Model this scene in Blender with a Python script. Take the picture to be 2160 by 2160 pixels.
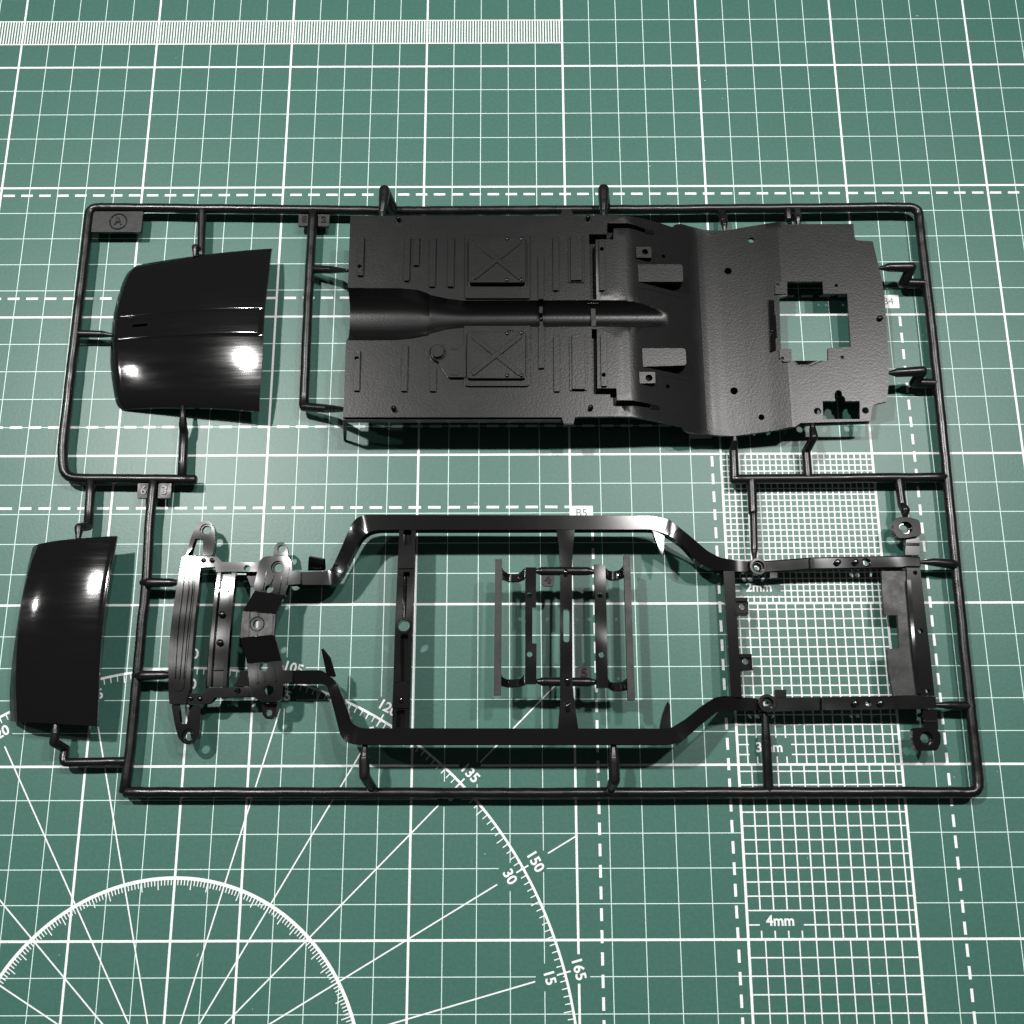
import bpy, bmesh, math, random
from mathutils import Vector
from mathutils.geometry import delaunay_2d_cdt
from math import radians as rad, sin, cos, pi, hypot

# All lengths below are millimetres on the cutting mat (origin = one of its thick-line crossings); MM scales them to metres.
MM = 0.001
sc = bpy.context.scene
for o in list(bpy.data.objects): bpy.data.objects.remove(o)

# ------------------------------------------------------------------ camera, world, lamps, exposure
cam_d = bpy.data.cameras.new('camera'); cam = bpy.data.objects.new('camera', cam_d); sc.collection.objects.link(cam)
cam.location = (-18.954*MM, -108.476*MM, 331.917*MM)
cam.rotation_euler = (0.2614435, 0.001256979, -0.003003904)
cam_d.sensor_width = 36.0; cam_d.lens = 36.0*2223.1566/2160.0
cam_d.clip_start = 0.01; cam_d.clip_end = 20.0
sc.camera = cam

world = bpy.data.worlds.new('World'); sc.world = world; world.use_nodes = True
bg = world.node_tree.nodes['Background']; bg.inputs[0].default_value = (0.95, 1.0, 1.0, 1); bg.inputs[1].default_value = 0.05

def lamp(name, loc, watts, size=0.02):
    """a bulb aimed at the work, its soft cone set to darken the corners"""
    d = bpy.data.lights.new(name, 'SPOT'); d.energy = watts; d.shadow_soft_size = size; d.color = (1.0, 0.985, 0.96)
    d.spot_size = rad(64); d.spot_blend = 1.0  # soft cone added for the fall-off towards the mat's corners
    o = bpy.data.objects.new(name, d); o.location = [c*MM for c in loc]; sc.collection.objects.link(o)
    o.rotation_euler = (Vector((-25, -35, 0))-Vector(loc)).to_track_quat('-Z', 'Y').to_euler(); return o
# the bulbs of the lamp above the far side of the table
lamp('lamp_bulb_right', (165, 285, 900), 13.8)
lamp('lamp_bulb_far_right', (420, 285, 900), 19)
lamp('lamp_bulb_left', (-395, 285, 900), 37)
lamp('lamp_bulb_far_left', (-1050, 260, 900), 8)

sc.view_settings.view_transform = 'Standard'; sc.view_settings.look = 'None'
sc.view_settings.exposure = 0.0; sc.view_settings.gamma = 1.0
sc.render.resolution_x = 1024; sc.render.resolution_y = 1024

# ------------------------------------------------------------------ materials
def newmat(name):
    m = bpy.data.materials.new(name); m.use_nodes = True
    nt = m.node_tree; return m, nt, nt.nodes['Principled BSDF']
def tex_noise(nt, scale, detail=3.0, rough=0.55, vec=None, stretch=None):
    tc = nt.nodes.new('ShaderNodeTexCoord'); n = nt.nodes.new('ShaderNodeTexNoise')
    n.inputs['Scale'].default_value = scale; n.inputs['Detail'].default_value = detail; n.inputs['Roughness'].default_value = rough
    if stretch:
        mp = nt.nodes.new('ShaderNodeMapping'); mp.inputs['Scale'].default_value = stretch
        nt.links.new(tc.outputs['Object'], mp.inputs['Vector']); nt.links.new(mp.outputs['Vector'], n.inputs['Vector'])
    else:
        nt.links.new(tc.outputs['Object'], n.inputs['Vector'])
    return n
def ramp(nt, sock, a, b, ca, cb):
    r = nt.nodes.new('ShaderNodeValToRGB'); e = r.color_ramp.elements
    e[0].position = a; e[0].color = ca; e[1].position = b; e[1].color = cb
    nt.links.new(sock, r.inputs[0]); return r
def bump(nt, sock, dist, strength=1.0, prev=None):
    b = nt.nodes.new('ShaderNodeBump'); b.inputs['Strength'].default_value = strength; b.inputs['Distance'].default_value = dist
    nt.links.new(sock, b.inputs['Height'])
    if prev: nt.links.new(prev.outputs[0], b.inputs['Normal'])
    return b
def g(v): return (v, v, v, 1)

def make_mat_green():
    m, nt, p = newmat('cutting_mat_green')
    n1 = tex_noise(nt, 900, 4, .6); n2 = tex_noise(nt, 28, 4, .55)
    r1 = ramp(nt, n1.outputs['Fac'], .3, .72, (.038, .112, .090, 1), (.050, .133, .108, 1))
    r2 = ramp(nt, n2.outputs['Fac'], .3, .7, (.92, .97, .95, 1), (1.05, 1.0, 1.01, 1))
    mx = nt.nodes.new('ShaderNodeMix'); mx.data_type = 'RGBA'; mx.blend_type = 'MULTIPLY'; mx.inputs[0].default_value = 1
    nt.links.new(r1.outputs[0], mx.inputs[6]); nt.links.new(r2.outputs[0], mx.inputs[7]); nt.links.new(mx.outputs[2], p.inputs['Base Color'])
    p.inputs['Roughness'].default_value = .38; p.inputs['Specular IOR Level'].default_value = .34
    nb = tex_noise(nt, 1100, 3, .6)
    b = bump(nt, nb.outputs['Fac'], 0.00005, .6); nt.links.new(b.outputs[0], p.inputs['Normal'])
    return m
def make_print(name, col, rough=.5):
    m, nt, p = newmat(name)
    n = tex_noise(nt, 1400, 3, .6)
    r = ramp(nt, n.outputs['Fac'], .25, .6, tuple(c*.78 for c in col[:3])+(1,), col)
    nt.links.new(r.outputs[0], p.inputs['Base Color']); p.inputs['Roughness'].default_value = rough
    return m
def make_plastic(name, base, rough, fine, fine_d, wave=None, wave_d=0, wear=0.0, spec=.5, stretch=None, patch=160, even=False, smooth=False):
    m, nt, p = newmat(name)
    p.inputs['Base Color'].default_value = (base, base, base*1.02, 1)
    p.inputs['Specular IOR Level'].default_value = spec
    nr = tex_noise(nt, patch, 5, .65, stretch=stretch)
    rr = ramp(nt, nr.outputs['Fac'], .35, .7, g(rough*(.97 if even else .85)), g(rough*(1.03 if even else 1.2)+wear)); nt.links.new(rr.outputs[0], p.inputs['Roughness'])
    nf = tex_noise(nt, fine, 3, .6, stretch=stretch); b = bump(nt, nf.outputs['Fac'], fine_d, 1.0)
    if wave:
        nw = tex_noise(nt, wave, 0 if smooth else 2, .5); b = bump(nt, nw.outputs['Fac'], wave_d, 1.0, b)
    nt.links.new(b.outputs[0], p.inputs['Normal'])
    return m
M_MAT = make_mat_green()
M_WHITE = make_print('print_white', (.78, .80, .79, 1))
M_AQUA = make_print('print_pale_green', (.60, .78, .72, 1))
M_TAGINK = make_print('print_dark_ink', (.06, .11, .095, 1))
M_SATIN = make_plastic('black_plastic_satin', .004, .29, 1500, .00003, spec=.28, even=True)
M_RUN = make_plastic('black_plastic_runner', .005, .27, 2600, .000006, 380, .00002, wear=.08, spec=.42)
M_GLOSS = make_plastic('black_plastic_gloss', .005, .075, 1500, .000006, 30, .00002, wear=.03, patch=240, stretch=(.06, 1, 1))
M_FRAME = make_plastic('black_plastic_frame', .004, .15, 2400, .0000004, 75, .0009, even=True, smooth=True)
M_RAIL = make_plastic('black_plastic_rail', .0045, .13, 2400, .0000004, 60, .00005, even=True, spec=.4, smooth=True)
M_TAG = make_plastic('black_plastic_tag', .008, .36, 1900, .00001, 420, .00004, wear=.12, spec=.32)

# ------------------------------------------------------------------ mesh helpers (mm in, metres out)
COL = sc.collection
def link(name, me, mat, parent=None, smooth=35):
    o = bpy.data.objects.new(name, me); COL.objects.link(o)
    if mat: me.materials.append(mat)
    if parent: o.parent = parent
    if smooth:
        me.polygons.foreach_set('use_smooth', [True]*len(me.polygons)); me.set_sharp_from_angle(angle=rad(smooth))
    return o
def from_bm(name, bm, mat, parent=None, smooth=35):
    bmesh.ops.recalc_face_normals(bm, faces=bm.faces[:])
    for v in bm.verts: v.co *= MM
    me = bpy.data.meshes.new(name); bm.to_mesh(me); bm.free()
    return link(name, me, mat, parent, smooth)
def bevel(o, w, seg=2, ang=40):
    m = o.modifiers.new('bevel', 'BEVEL'); m.width = w*MM; m.segments = seg; m.limit_method = 'ANGLE'; m.angle_limit = rad(ang)
    m.harden_normals = False; m.use_clamp_overlap = True
    return o
def circle(cx, cy, r, n=20, ry=None): return [(cx+r*cos(2*pi*i/n), cy+(ry or r)*sin(2*pi*i/n)) for i in range(n)]
def area2(p): return sum(a[0]*b[1]-b[0]*a[1] for a, b in zip(p, p[1:]+p[:1]))
def rounded(poly, r, n=5):
    out = []
    L = len(poly); rs = r if isinstance(r, (list, tuple)) else [r]*L
    for i in range(L):
        p0, p1, p2 = Vector(poly[i-1][:2]), Vector(poly[i][:2]), Vector(poly[(i+1) % L][:2])
        a, b = p0-p1, p2-p1; d = min(rs[i], a.length*.48, b.length*.48)
        if d < .05: out.append(tuple(p1)); continue
        s, e = p1+a.normalized()*d, p1+b.normalized()*d
        for k in range(n+1):
            t = k/n; q = s*(1-t)**2+p1*2*t*(1-t)+e*t*t; out.append(tuple(q))
    return out
def rect(q): return [tuple(p) for p in q]
def inside(poly, x, y):
    c = False; n = len(poly)
    for i in range(n):
        (x0, y0), (x1, y1) = poly[i-1][:2], poly[i][:2]
        if (y0 > y) != (y1 > y) and x < (x1-x0)*(y-y0)/(y1-y0)+x0: c = not c
    return c
def cdt_plate(bm, outer, holes, ztop, thick, extra=(), lines=(), zbot=None):
    """solid plate: outline with holes, top height a number or f(x, y)"""
    vs, es = [], []
    def loop(p):
        k = len(vs); vs.extend(Vector(q[:2]) for q in p); n = len(p)
        es.extend((k+i, k+(i+1) % n) for i in range(n))
    loop(outer)
    for h in holes: loop(h)
    for ln in lines:
        k = len(vs); vs.extend(Vector(q[:2]) for q in ln); es.extend((k+i, k+i+1) for i in range(len(ln)-1))
    vs.extend(Vector(q[:2]) for q in extra)
    V, E_, F, *_ = delaunay_2d_cdt(vs, es, [], 1, 1e-4)
    hb = [(min(q[0] for q in h), max(q[0] for q in h), min(q[1] for q in h), max(q[1] for q in h), h) for h in holes]
    def keep(f):
        cx = sum(V[i].x for i in f)/len(f); cy = sum(V[i].y for i in f)/len(f)
        return inside(outer, cx, cy) and not any(a < cx < b and c < cy < d and inside(h, cx, cy) for a, b, c, d, h in hb)
    F = [f for f in F if keep(f)]
    zf = ztop if callable(ztop) else (lambda x, y: ztop)
    top = [bm.verts.new((v.x, v.y, zf(v.x, v.y))) for v in V]
    bot = [bm.verts.new((v.x, v.y, (zbot if zbot is not None else zf(v.x, v.y)-thick))) for v in V]
    cnt = {}
    for f in F:
        if area2([V[i] for i in f]) < 0: f = f[::-1]
        bm.faces.new([top[i] for i in f]); bm.faces.new([bot[i] for i in reversed(f)])
        for a, b in zip(f, list(f[1:])+[f[0]]): cnt[(a, b)] = 1
    for (a, b) in cnt:
        if (b, a) not in cnt: bm.faces.new((top[b], top[a], bot[a], bot[b]))
    loose = [v for v in bm.verts if not v.link_faces]
    bmesh.ops.delete(bm, geom=loose, context='VERTS')
def plate(name, outer, ztop, thick, mat, parent, holes=(), bev=.18, extra=(), lines=(), seg=2, smooth=35):
    bm = bmesh.new(); cdt_plate(bm, list(outer), list(holes), ztop, thick, extra, lines)
    o = from_bm(name, bm, mat, parent, smooth)
    if bev: bevel(o, bev, seg)
    return o
def plane_z(p):
    """height function of the plane through three (x, y, z) points"""
    a, b, c = [Vector(q) for q in p]; n = (b-a).cross(c-a)
    return lambda x, y: a.z-(n.x*(x-a.x)+n.y*(y-a.y))/n.z
def fillet3(pts, r, n=5):
    out = [Vector(pts[0])]
    for i in range(1, len(pts)-1):
        p0, p1, p2 = Vector(pts[i-1]), Vector(pts[i]), Vector(pts[i+1])
        a, b = p0-p1, p2-p1; d = min(r, a.length*.45, b.length*.45); s, e = p1+a.normalized()*d, p1+b.normalized()*d
        for k in range(n+1):
            t = k/n; out.append(s*(1-t)**2+p1*2*t*(1-t)+e*t*t)
    out.append(Vector(pts[-1])); return out
def sweep(bm, pts, radii, n=14, cap=True, dome=True):
    pts = [Vector(p) for p in pts]
    if not isinstance(radii, (list, tuple)): radii = [radii]*len(pts)
    rings = []; up = Vector((0, 0, 1)); prev_n = None
    P = list(pts); Rr = list(radii)
    if dome:
        d0 = (P[0]-P[1]).normalized(); d1 = (P[-1]-P[-2]).normalized(); a, b = Rr[0], Rr[-1]
        P = [P[0]+d0*a*.34, P[0]+d0*a*.22]+P+[P[-1]+d1*b*.22, P[-1]+d1*b*.34]; Rr = [a*.45, a*.8]+Rr+[b*.8, b*.45]
    for i, p in enumerate(P):
        d = (P[min(i+1, len(P)-1)]-P[max(i-1, 0)]).normalized()
        if prev_n is None:
            ref = up if abs(d.z) < .9 else Vector((1, 0, 0)); nn = (ref-d*ref.dot(d)).normalized()
        else: nn = (prev_n-d*prev_n.dot(d)).normalized()
        prev_n = nn; bb = d.cross(nn)
        rings.append([bm.verts.new(p+(nn*cos(2*pi*k/n)+bb*sin(2*pi*k/n))*Rr[i]) for k in range(n)])
    for a, b in zip(rings, rings[1:]):
        for k in range(n): bm.faces.new((a[k], a[(k+1) % n], b[(k+1) % n], b[k]))
    if cap: bm.faces.new(rings[0][::-1]); bm.faces.new(rings[-1])
def tube(name, pts, r, mat, parent, fil=0.0, n=16, dome=True):
    bm = bmesh.new(); p = fillet3(pts, fil) if fil else pts
    sweep(bm, p, r, n, dome=dome); return from_bm(name, bm, mat, parent, 50)
def jitter_tube(name, pts, r, mat, parent, fil=0.0, seed=1, step=4.0, amp=.07):
    """a runner: long round bar, very slightly uneven along its length"""
    rnd = random.Random(seed); p = fillet3(pts, fil) if fil else [Vector(q) for q in pts]; out = [p[0]]
    for a, b in zip(p, p[1:]):
        L = (b-a).length; k = max(1, int(L/step))
        for i in range(1, k+1): out.append(a+(b-a)*(i/k))
    out = [q+Vector((rnd.uniform(-amp, amp), rnd.uniform(-amp, amp), rnd.uniform(-amp, amp)))*(0 if i in (0, len(out)-1) else 1) for i, q in enumerate(out)]
    rr = [r*(1+rnd.uniform(-.02, .02)) for _ in out]
    bm = bmesh.new(); sweep(bm, out, rr, 18); return from_bm(name, bm, mat, parent, 50)
def peg(name, x, y, z, r, h, mat, parent, n=14):
    bm = bmesh.new(); prof = [(r, -.3), (r, h*.55), (r*.85, h*.8), (r*.5, h*.96), (0.02, h)]
    rings = [[bm.verts.new((x+q*cos(2*pi*k/n), y+q*sin(2*pi*k/n), z+dz)) for k in range(n)] for q, dz in prof]
    for a, b in zip(rings, rings[1:]):
        for k in range(n): bm.faces.new((a[k], a[(k+1) % n], b[(k+1) % n], b[k]))
    bm.faces.new(rings[0][::-1]); bm.faces.new(rings[-1]); return from_bm(name, bm, mat, parent, 50)
def ring(name, x, y, z, r_out, r_in, h, mat, parent, depth=1.2):
    bm = bmesh.new(); cdt_plate(bm, circle(x, y, r_out, 28), [circle(x, y, r_in, 24)], z+h, depth+h); o = from_bm(name, bm, mat, parent); return bevel(o, .15)
def text_mesh(name, s, size, x, y, z, rot, thick, mat, parent, align='CENTER', bold=0.0, rnd_=0.0):
    cu = bpy.data.curves.new('t', 'FONT'); cu.body = s; cu.size = size*MM; cu.align_x = align; cu.align_y = 'CENTER'
    cu.extrude = thick*MM/2; cu.offset = bold*MM; cu.resolution_u = 4
    if rnd_: cu.bevel_depth = rnd_*MM; cu.bevel_resolution = 1
    t = bpy.data.objects.new('t', cu); COL.objects.link(t); dg = bpy.context.evaluated_depsgraph_get()
    me = bpy.data.meshes.new_from_object(t.evaluated_get(dg)); bpy.data.objects.remove(t); bpy.data.curves.remove(cu)
    me.name = name; me.materials.clear()
    o = link(name, me, mat, parent, 0); o.location = (x*MM, y*MM, (z+thick/2)*MM); o.rotation_euler = (0, 0, rot); return o

# ------------------------------------------------------------------ heights above the mat (mm)
Z_RUN = 4.5
Z_PAN = 16.8
Z_VALLEY = 7.4
Z_TAIL = 9.8
Z_RAIL = 15.2
Z_CROSS = 14.2
Z_ARM = 11.6
Z_LUG = 8.4
Z_BUMP = 9.0
Z_REAR = 7.8
Z_INNER = 14.4
Z_HOOD = 9.0
Z_LID = 10.2

# ================================================================== the cutting mat
bm = bmesh.new(); cdt_plate(bm, rounded([(-268, -218), (352, -218), (352, 232), (-268, 232)], 8), [], 0, 3.0)
MATO = bevel(from_bm('cutting_mat', bm, M_MAT), .4)
MATO['label'] = 'green cutting mat printed with white grid, protractor and paper size outlines'; MATO['category'] = 'cutting mat'
GX0, GX1, GY0, GY1 = -250, 320, -200, 200
CX, CY = -120.0, -190.0            # centre of the protractor
LABELS = []                        # (x, y, radius) kept clear of lines
for a in range(15, 180, 15):
    for rr in (115.3, 124.1):
        LABELS.append((CX+rr*cos(rad(a)), CY+rr*sin(rad(a)), 4.0 if a != 90 else 3.2))
BOXES = [(50, 100, -200, 0)]       # the finer grids
class Print:
    def __init__(s): s.v = []; s.f = []
    def quad(s, a, b, w):
        d = Vector((b[0]-a[0], b[1]-a[1])); L = d.length
        if L < 1e-6: return
        n = Vector((-d.y, d.x))/L*w/2; k = len(s.v)
        s.v += [(a[0]+n.x, a[1]+n.y), (a[0]-n.x, a[1]-n.y), (b[0]-n.x, b[1]-n.y), (b[0]+n.x, b[1]+n.y)]; s.f.append((k, k+1, k+2, k+3))
    def seg(s, a, b, w, boxes=(), discs=()):
        """line a-b left out inside the boxes and discs"""
        cuts = []; ax, ay = a; dx, dy = b[0]-ax, b[1]-ay; L = hypot(dx, dy)
        for x0, x1, y0, y1 in boxes:
            t0, t1 = 0.0, 1.0; ok = True
            for p, d, lo, hi in ((ax, dx, x0, x1), (ay, dy, y0, y1)):
                if abs(d) < 1e-9:
                    if not lo < p < hi: ok = False
                else:
                    u, v = sorted(((lo-p)/d, (hi-p)/d)); t0, t1 = max(t0, u), min(t1, v)
            if ok and t1 > t0: cuts.append((t0, t1))
        for cx, cy, r in discs:
            t = ((cx-ax)*dx+(cy-ay)*dy)/(L*L); dd = hypot(ax+t*dx-cx, ay+t*dy-cy)
            if dd < r:
                h = math.sqrt(r*r-dd*dd)/L; cuts.append((max(0, t-h), min(1, t+h)))
        cuts = sorted(c for c in cuts if c[1] > 0 and c[0] < 1); t = 0.0
        for c0, c1 in cuts:
            if c0 > t: s.quad((ax+dx*t, ay+dy*t), (ax+dx*c0, ay+dy*c0), w)
            t = max(t, c1)
        if t < 1: s.quad((ax+dx*t, ay+dy*t), b, w)
    def poly(s, p): k = len(s.v); s.v += [q[:2] for q in p]; s.f.append(tuple(range(k, k+len(p))))
    def build(s, name, mat, z):
        me = bpy.data.meshes.new(name); me.from_pydata([(x*MM, y*MM, z*MM) for x, y in s.v], [], s.f); me.update()
        return link(name, me, mat, MATO, 0)
thin, thin_h, thick, thick_h = Print(), Print(), Print(), Print()
for x in range(GX0, GX1+1, 10):
    if x % 50: thin.seg((x, GY0), (x, GY1), .25, BOXES+([(-260, 0, 160, 170)] if x < 0 else []), LABELS)
    elif x != -100 or 1: thick.seg((x, GY0), (x, GY1), .72, [], [d for d in LABELS if x in (0, -100)])
for y in range(GY0, GY1+1, 10):
    if y % 50: thin_h.seg((GX0, y), (GX1, y), .25, BOXES, LABELS)
    else: thick_h.seg((GX0, y), (GX1, y), .72, [], [d for d in LABELS if y in (-100, -50)])
thin.build('thin_upright_lines', M_AQUA, .020); thin_h.build('thin_cross_lines', M_AQUA, .024); thick.build('thick_upright_lines', M_WHITE, .032); thick_h.build('thick_cross_lines', M_WHITE, .036)
# millimetre band along the far side
p = Print()
for i in range(-250, 1): p.quad((i, 160), (i, 170), .46)
p.build('millimetre_ticks', M_WHITE, .027)
p = Print()
for y in (160, 170): p.quad((-250, y), (0, y), .42)
p.build('millimetre_band_edges', M_WHITE, .0295)
# grids of 2, 3, 4 and 5 mm
def fine(name, step, y0, y1, label):
    q = Print(); box = [(53.6, 66.6, y0+2.4, y0+8.0)] if label else []
    x = 50.0
    while x < 100-.01: q.seg((x, y0), (x, y1), .42 if step < 5 else .36, box); x += step
    q.build(name, M_WHITE, .028); q = Print(); y = y0
    while y < y1-.01: q.seg((50, y), (100, y), .38, box); y += step
    q.build(name, M_WHITE, .0305)
    if label: text_mesh('grid_size_figures', label, 4.1, 59.75, y0+5.05, .030, 0, .01, M_WHITE, MATO, bold=.10)
fine('two_millimetre_grid', 2, -50, 0, '2mm'); fine('three_millimetre_grid', 3, -100, -50, '3mm')
fine('four_millimetre_grid', 4, -150, -100, '4mm'); fine('five_millimetre_grid', 5, -200, -150, None)
p = Print()
for x in (50, 100): p.quad((x, -200), (x, 0), .8)
p.build('fine_grid_border', M_WHITE, .040)
# dashed outlines of the paper sizes
def dashed(name, xr, yt, x_from=-250.0, tag=None):
    q = Print(); x = x_from
    lim = xr if not tag else xr-7.4
    while x < lim-.5: q.quad((x, yt), (min(x+4.05, lim), yt), .85); x += 6.36
    y = yt-(7.7 if tag else 2)
    if tag == 'A4': y = -.75
    while y > -200: q.quad((xr, y), (xr, y-3.6), .85); y -= 6.08
    q.build(name, M_WHITE, .044)
    if tag:
        k = Print(); k.poly(rounded([(xr-7.2, yt-4.6), (xr+.3, yt-4.6), (xr+.3, yt+.35), (xr-7.2, yt+.35)], .3, 2)); k.build('paper_size_tag', M_WHITE, .048)
        text_mesh('paper_size_letters', tag, 3.7, xr-3.45, yt-2.1, .051, 0, .01, M_TAGINK, MATO)
dashed('dashed_paper_outline', 320, 97); dashed('dashed_paper_outline', 114, 57, tag='B4')
dashed('dashed_paper_outline', 47, 10, tag='A4'); dashed('dashed_paper_outline', 7, -18, tag='B5')
# protractor
p = Print()
def arc(r, w, n):
    for i in range(n):
        a, b = pi*i/n, pi*(i+1)/n
        p.poly([(CX+(r-w/2)*cos(a), CY+(r-w/2)*sin(a)), (CX+(r+w/2)*cos(a), CY+(r+w/2)*sin(a)), (CX+(r+w/2)*cos(b), CY+(r+w/2)*sin(b)), (CX+(r-w/2)*cos(b), CY+(r-w/2)*sin(b))])
arc(120, .75, 240); p.build('protractor_outer_arc', M_WHITE, .060)
p = Print(); arc(57.6, 1.0, 180); p.build('protractor_inner_arc', M_WHITE, .060)
p = Print()
def ray(a, r0, r1, w): p.quad((CX+r0*cos(rad(a)), CY+r0*sin(rad(a))), (CX+r1*cos(rad(a)), CY+r1*sin(rad(a))), w)
for a in range(0, 181):
    if a % 15 == 0: ray(a, 117.6, 121.8, .45)
    else: ray(a, 117.2 if a % 5 == 0 else 118.0, 119.8, .30)
p.build('protractor_outer_ticks', M_WHITE, .056)
p = Print()
for a in range(0, 181): ray(a, 54.4 if a % 5 == 0 else 55.6, 57.3, .30)
p.build('protractor_inner_ticks', M_WHITE, .056)
p = Print()
for a in range(15, 180, 15):
    c, s_ = cos(rad(a)), sin(rad(a)); r1 = 111.0
    if a == 90: p.seg((CX, CY+8), (CX, CY+112), .72); continue
    p.quad((CX+10*c, CY+10*s_), (CX+r1*c, CY+r1*s_), .42)
    if a in (30, 45): p.quad((CX+128.6*c, CY+128.6*s_), (0, CY+120*s_/c), .42)
p.build('protractor_rays', M_WHITE, .052)
for a in range(15, 180, 15):
    for rr, val in ((115.3, a), (124.1, 180-a)):
        if a == 90: rr += (-.4 if rr < 120 else .2)
        text_mesh('protractor_figures', str(val), 4.3, CX+rr*cos(rad(a)), CY+rr*sin(rad(a)), .064, rad(a-90), .01, M_WHITE, MATO, bold=.10)

# ================================================================== the sprue
SPRUE = bpy.data.objects.new('model_kit_sprue', None); COL.objects.link(SPRUE)
SPRUE['label'] = 'black plastic model kit sprue holding car floor pan, chassis frame and two glossy panels'; SPRUE['category'] = 'sprue'
RR = 1.62
def run(pts, seed, fil=0.0, r=RR): return jitter_tube('runner', pts, r, M_RUN, SPRUE, fil, seed)
# outer frame
run([(-86.74,-9.34,4.50)] and [(-121.79,-9.70,4.50),(-164.31,-9.08,4.50),(-166.14,0.80,4.50),(-166.09,26.90,4.50),(-165.99,51.93,4.50),(-165.81,70.10,4.50),(-165.88,89.30,4.50),(-160.28,89.47,4.50),(-53.61,87.77,4.50),(32.57,88.00,4.50),(114.51,88.62,4.50),(122.91,88.40,4.50),(122.44,80.67,4.50),(122.57,40.09,4.50),(122.20,8.67,4.50),(121.44,-43.97,4.50),(121.01,-85.26,4.50),(121.06,-102.15,4.50),(120.60,-108.50,4.50),(114.36,-108.35,4.50),(54.63,-108.17,4.50),(-19.36,-108.22,4.50),(-135.56,-107.60,4.50)], 3, 4.2)
run([(-135.84,-107.60,4.50),(-135.21,-98.87,4.50),(-135.01,-80.31,4.50),(-135.01,-58.80,4.50),(-134.63,-42.68,4.50),(-135.45,-22.53,4.50),(-135.18,-9.66,4.50)], 5)
run([(-87.99,88.64,4.50),(-88.15,67.11,4.50),(-88.04,40.84,4.50),(-87.79,15.70,4.50)], 6)
run([(121.59,-9.72,4.50),(52.86,-10.13,4.50)], 7)
run([(-126.21,-8.24,4.50),(-126.74,6.56,4.50)], 8, r=1.5)
run([(-155.61,-9.91,4.50),(-155.02,-24.82,4.50)], 9, r=1.5)
run([(-136.53,-98.58,4.50),(-155.16,-98.81,4.50),(-154.86,-94.89,4.50)], 10, 1.2, 1.35)
def gate(pts, radii, fil=.8):
    """stub of straight tapered lengths with rounded elbows"""
    p3 = [Vector(q) for q in pts]; bm = bmesh.new()
    for i in range(1, len(p3)):
        a, b = p3[i-1], p3[i]; ra, rb = radii[i-1], radii[i]; d = (b-a).normalized(); P, Rq = [], []
        for k in range(5): th = (1-k/5)*pi/2; P.append(a-d*ra*sin(th)*.96); Rq.append(max(.06, ra*cos(th)))
        n = max(1, int((b-a).length/1.5))
        for k in range(n+1): P.append(a.lerp(b, k/n)); Rq.append(ra+(rb-ra)*k/n)
        for k in range(1, 6): th = k/5*pi/2; P.append(b+d*rb*sin(th)*.96); Rq.append(max(.06, rb*cos(th)))
        sweep(bm, P, Rq, 16, dome=False)
    return from_bm('gate', bm, M_RUN, SPRUE, 60)
# gates: short stubs between the runners and the moulded parts
gate([(-126.68,88.97,4.50),(-125.86,71.03,4.50)], [1.45, 1.3])
gate([(-126.13,72.48,4.50),(-127.37,72.82,6.50),(-127.26,69.53,6.60)], [1.2, 1.2, .6])
gate([(-165.27,41.81,4.50),(-157.10,41.61,4.50),(-153.50,41.02,5.00)], [1.3, 1.2, .6])
gate([(-126.72,6.23,4.50),(-126.67,8.26,6.20),(-126.64,10.93,7.00),(-126.92,14.56,7.00)], [1.45, 1.35, 1.1, .7])
gate([(-154.99,-25.14,4.50),(-156.18,-26.58,8.40),(-155.86,-30.28,9.00)], [1.45, 1.45, .8])
gate([(-154.86,-94.89,4.50),(-156.78,-93.10,8.60),(-156.49,-90.33,9.00),(-156.62,-87.81,9.00)], [1.35, 1.4, 1.3, .8])
gate([(-86.61,65.49,4.50),(-80.12,63.96,7.00),(-73.60,59.46,14.80)], [1.4, 1.3, .6])
gate([(-87.78,15.37,4.50),(-79.60,13.73,7.00),(-75.47,12.06,11.00),(-72.07,10.46,14.80)], [1.5, 1.4, 1.1, .6])
gate([(-60.22,87.98,4.50),(-62.04,89.51,14.60),(-62.16,84.98,15.20),(-62.49,80.86,15.50),(-62.41,78.77,15.70)], [2.0, 1.9, 1.7, 1.2, .8])
gate([(13.59,88.07,4.50),(12.30,89.59,14.60),(12.12,84.70,15.20),(12.00,80.93,15.50),(11.92,78.50,15.70)], [2.0, 1.9, 1.7, 1.2, .8])
gate([(54.02,87.74,4.50),(54.28,82.61,6.00),(54.39,80.80,6.60),(54.18,77.77,6.80)], [1.5, 1.5, 1.1, .5])
gate([(77.29,87.65,4.50),(77.37,84.14,4.50)], [1.5, 1.4])
gate([(80.42,87.64,4.50),(79.15,81.84,9.00),(79.08,78.58,9.00)], [1.4, 1.3, .6])
gate([(122.52,59.37,4.50),(114.77,59.57,4.50),(116.07,63.06,9.00),(108.55,63.09,9.00),(104.83,62.75,9.00)], [1.5, 1.75, 1.7, 1.5, .4])
gate([(122.48,22.85,4.50),(114.78,23.04,4.50),(115.86,25.39,9.00),(107.71,24.92,9.00),(104.42,24.76,9.00)], [1.5, 1.75, 1.7, 1.5, .4])
gate([(53.00,-10.29,4.50),(53.29,0.05,4.50)], [1.55, 1.45])
gate([(53.27,-0.27,4.50),(53.45,2.27,6.60),(53.56,4.81,6.80)], [1.45, 1.2, .6])
gate([(76.89,-9.41,4.50),(76.93,-0.68,4.50)], [1.5, 1.45])
gate([(76.91,-0.84,4.50),(78.27,2.32,10.00),(78.33,5.42,9.00),(78.41,8.51,9.00)], [1.4, 1.35, 1.1, .6])
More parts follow.
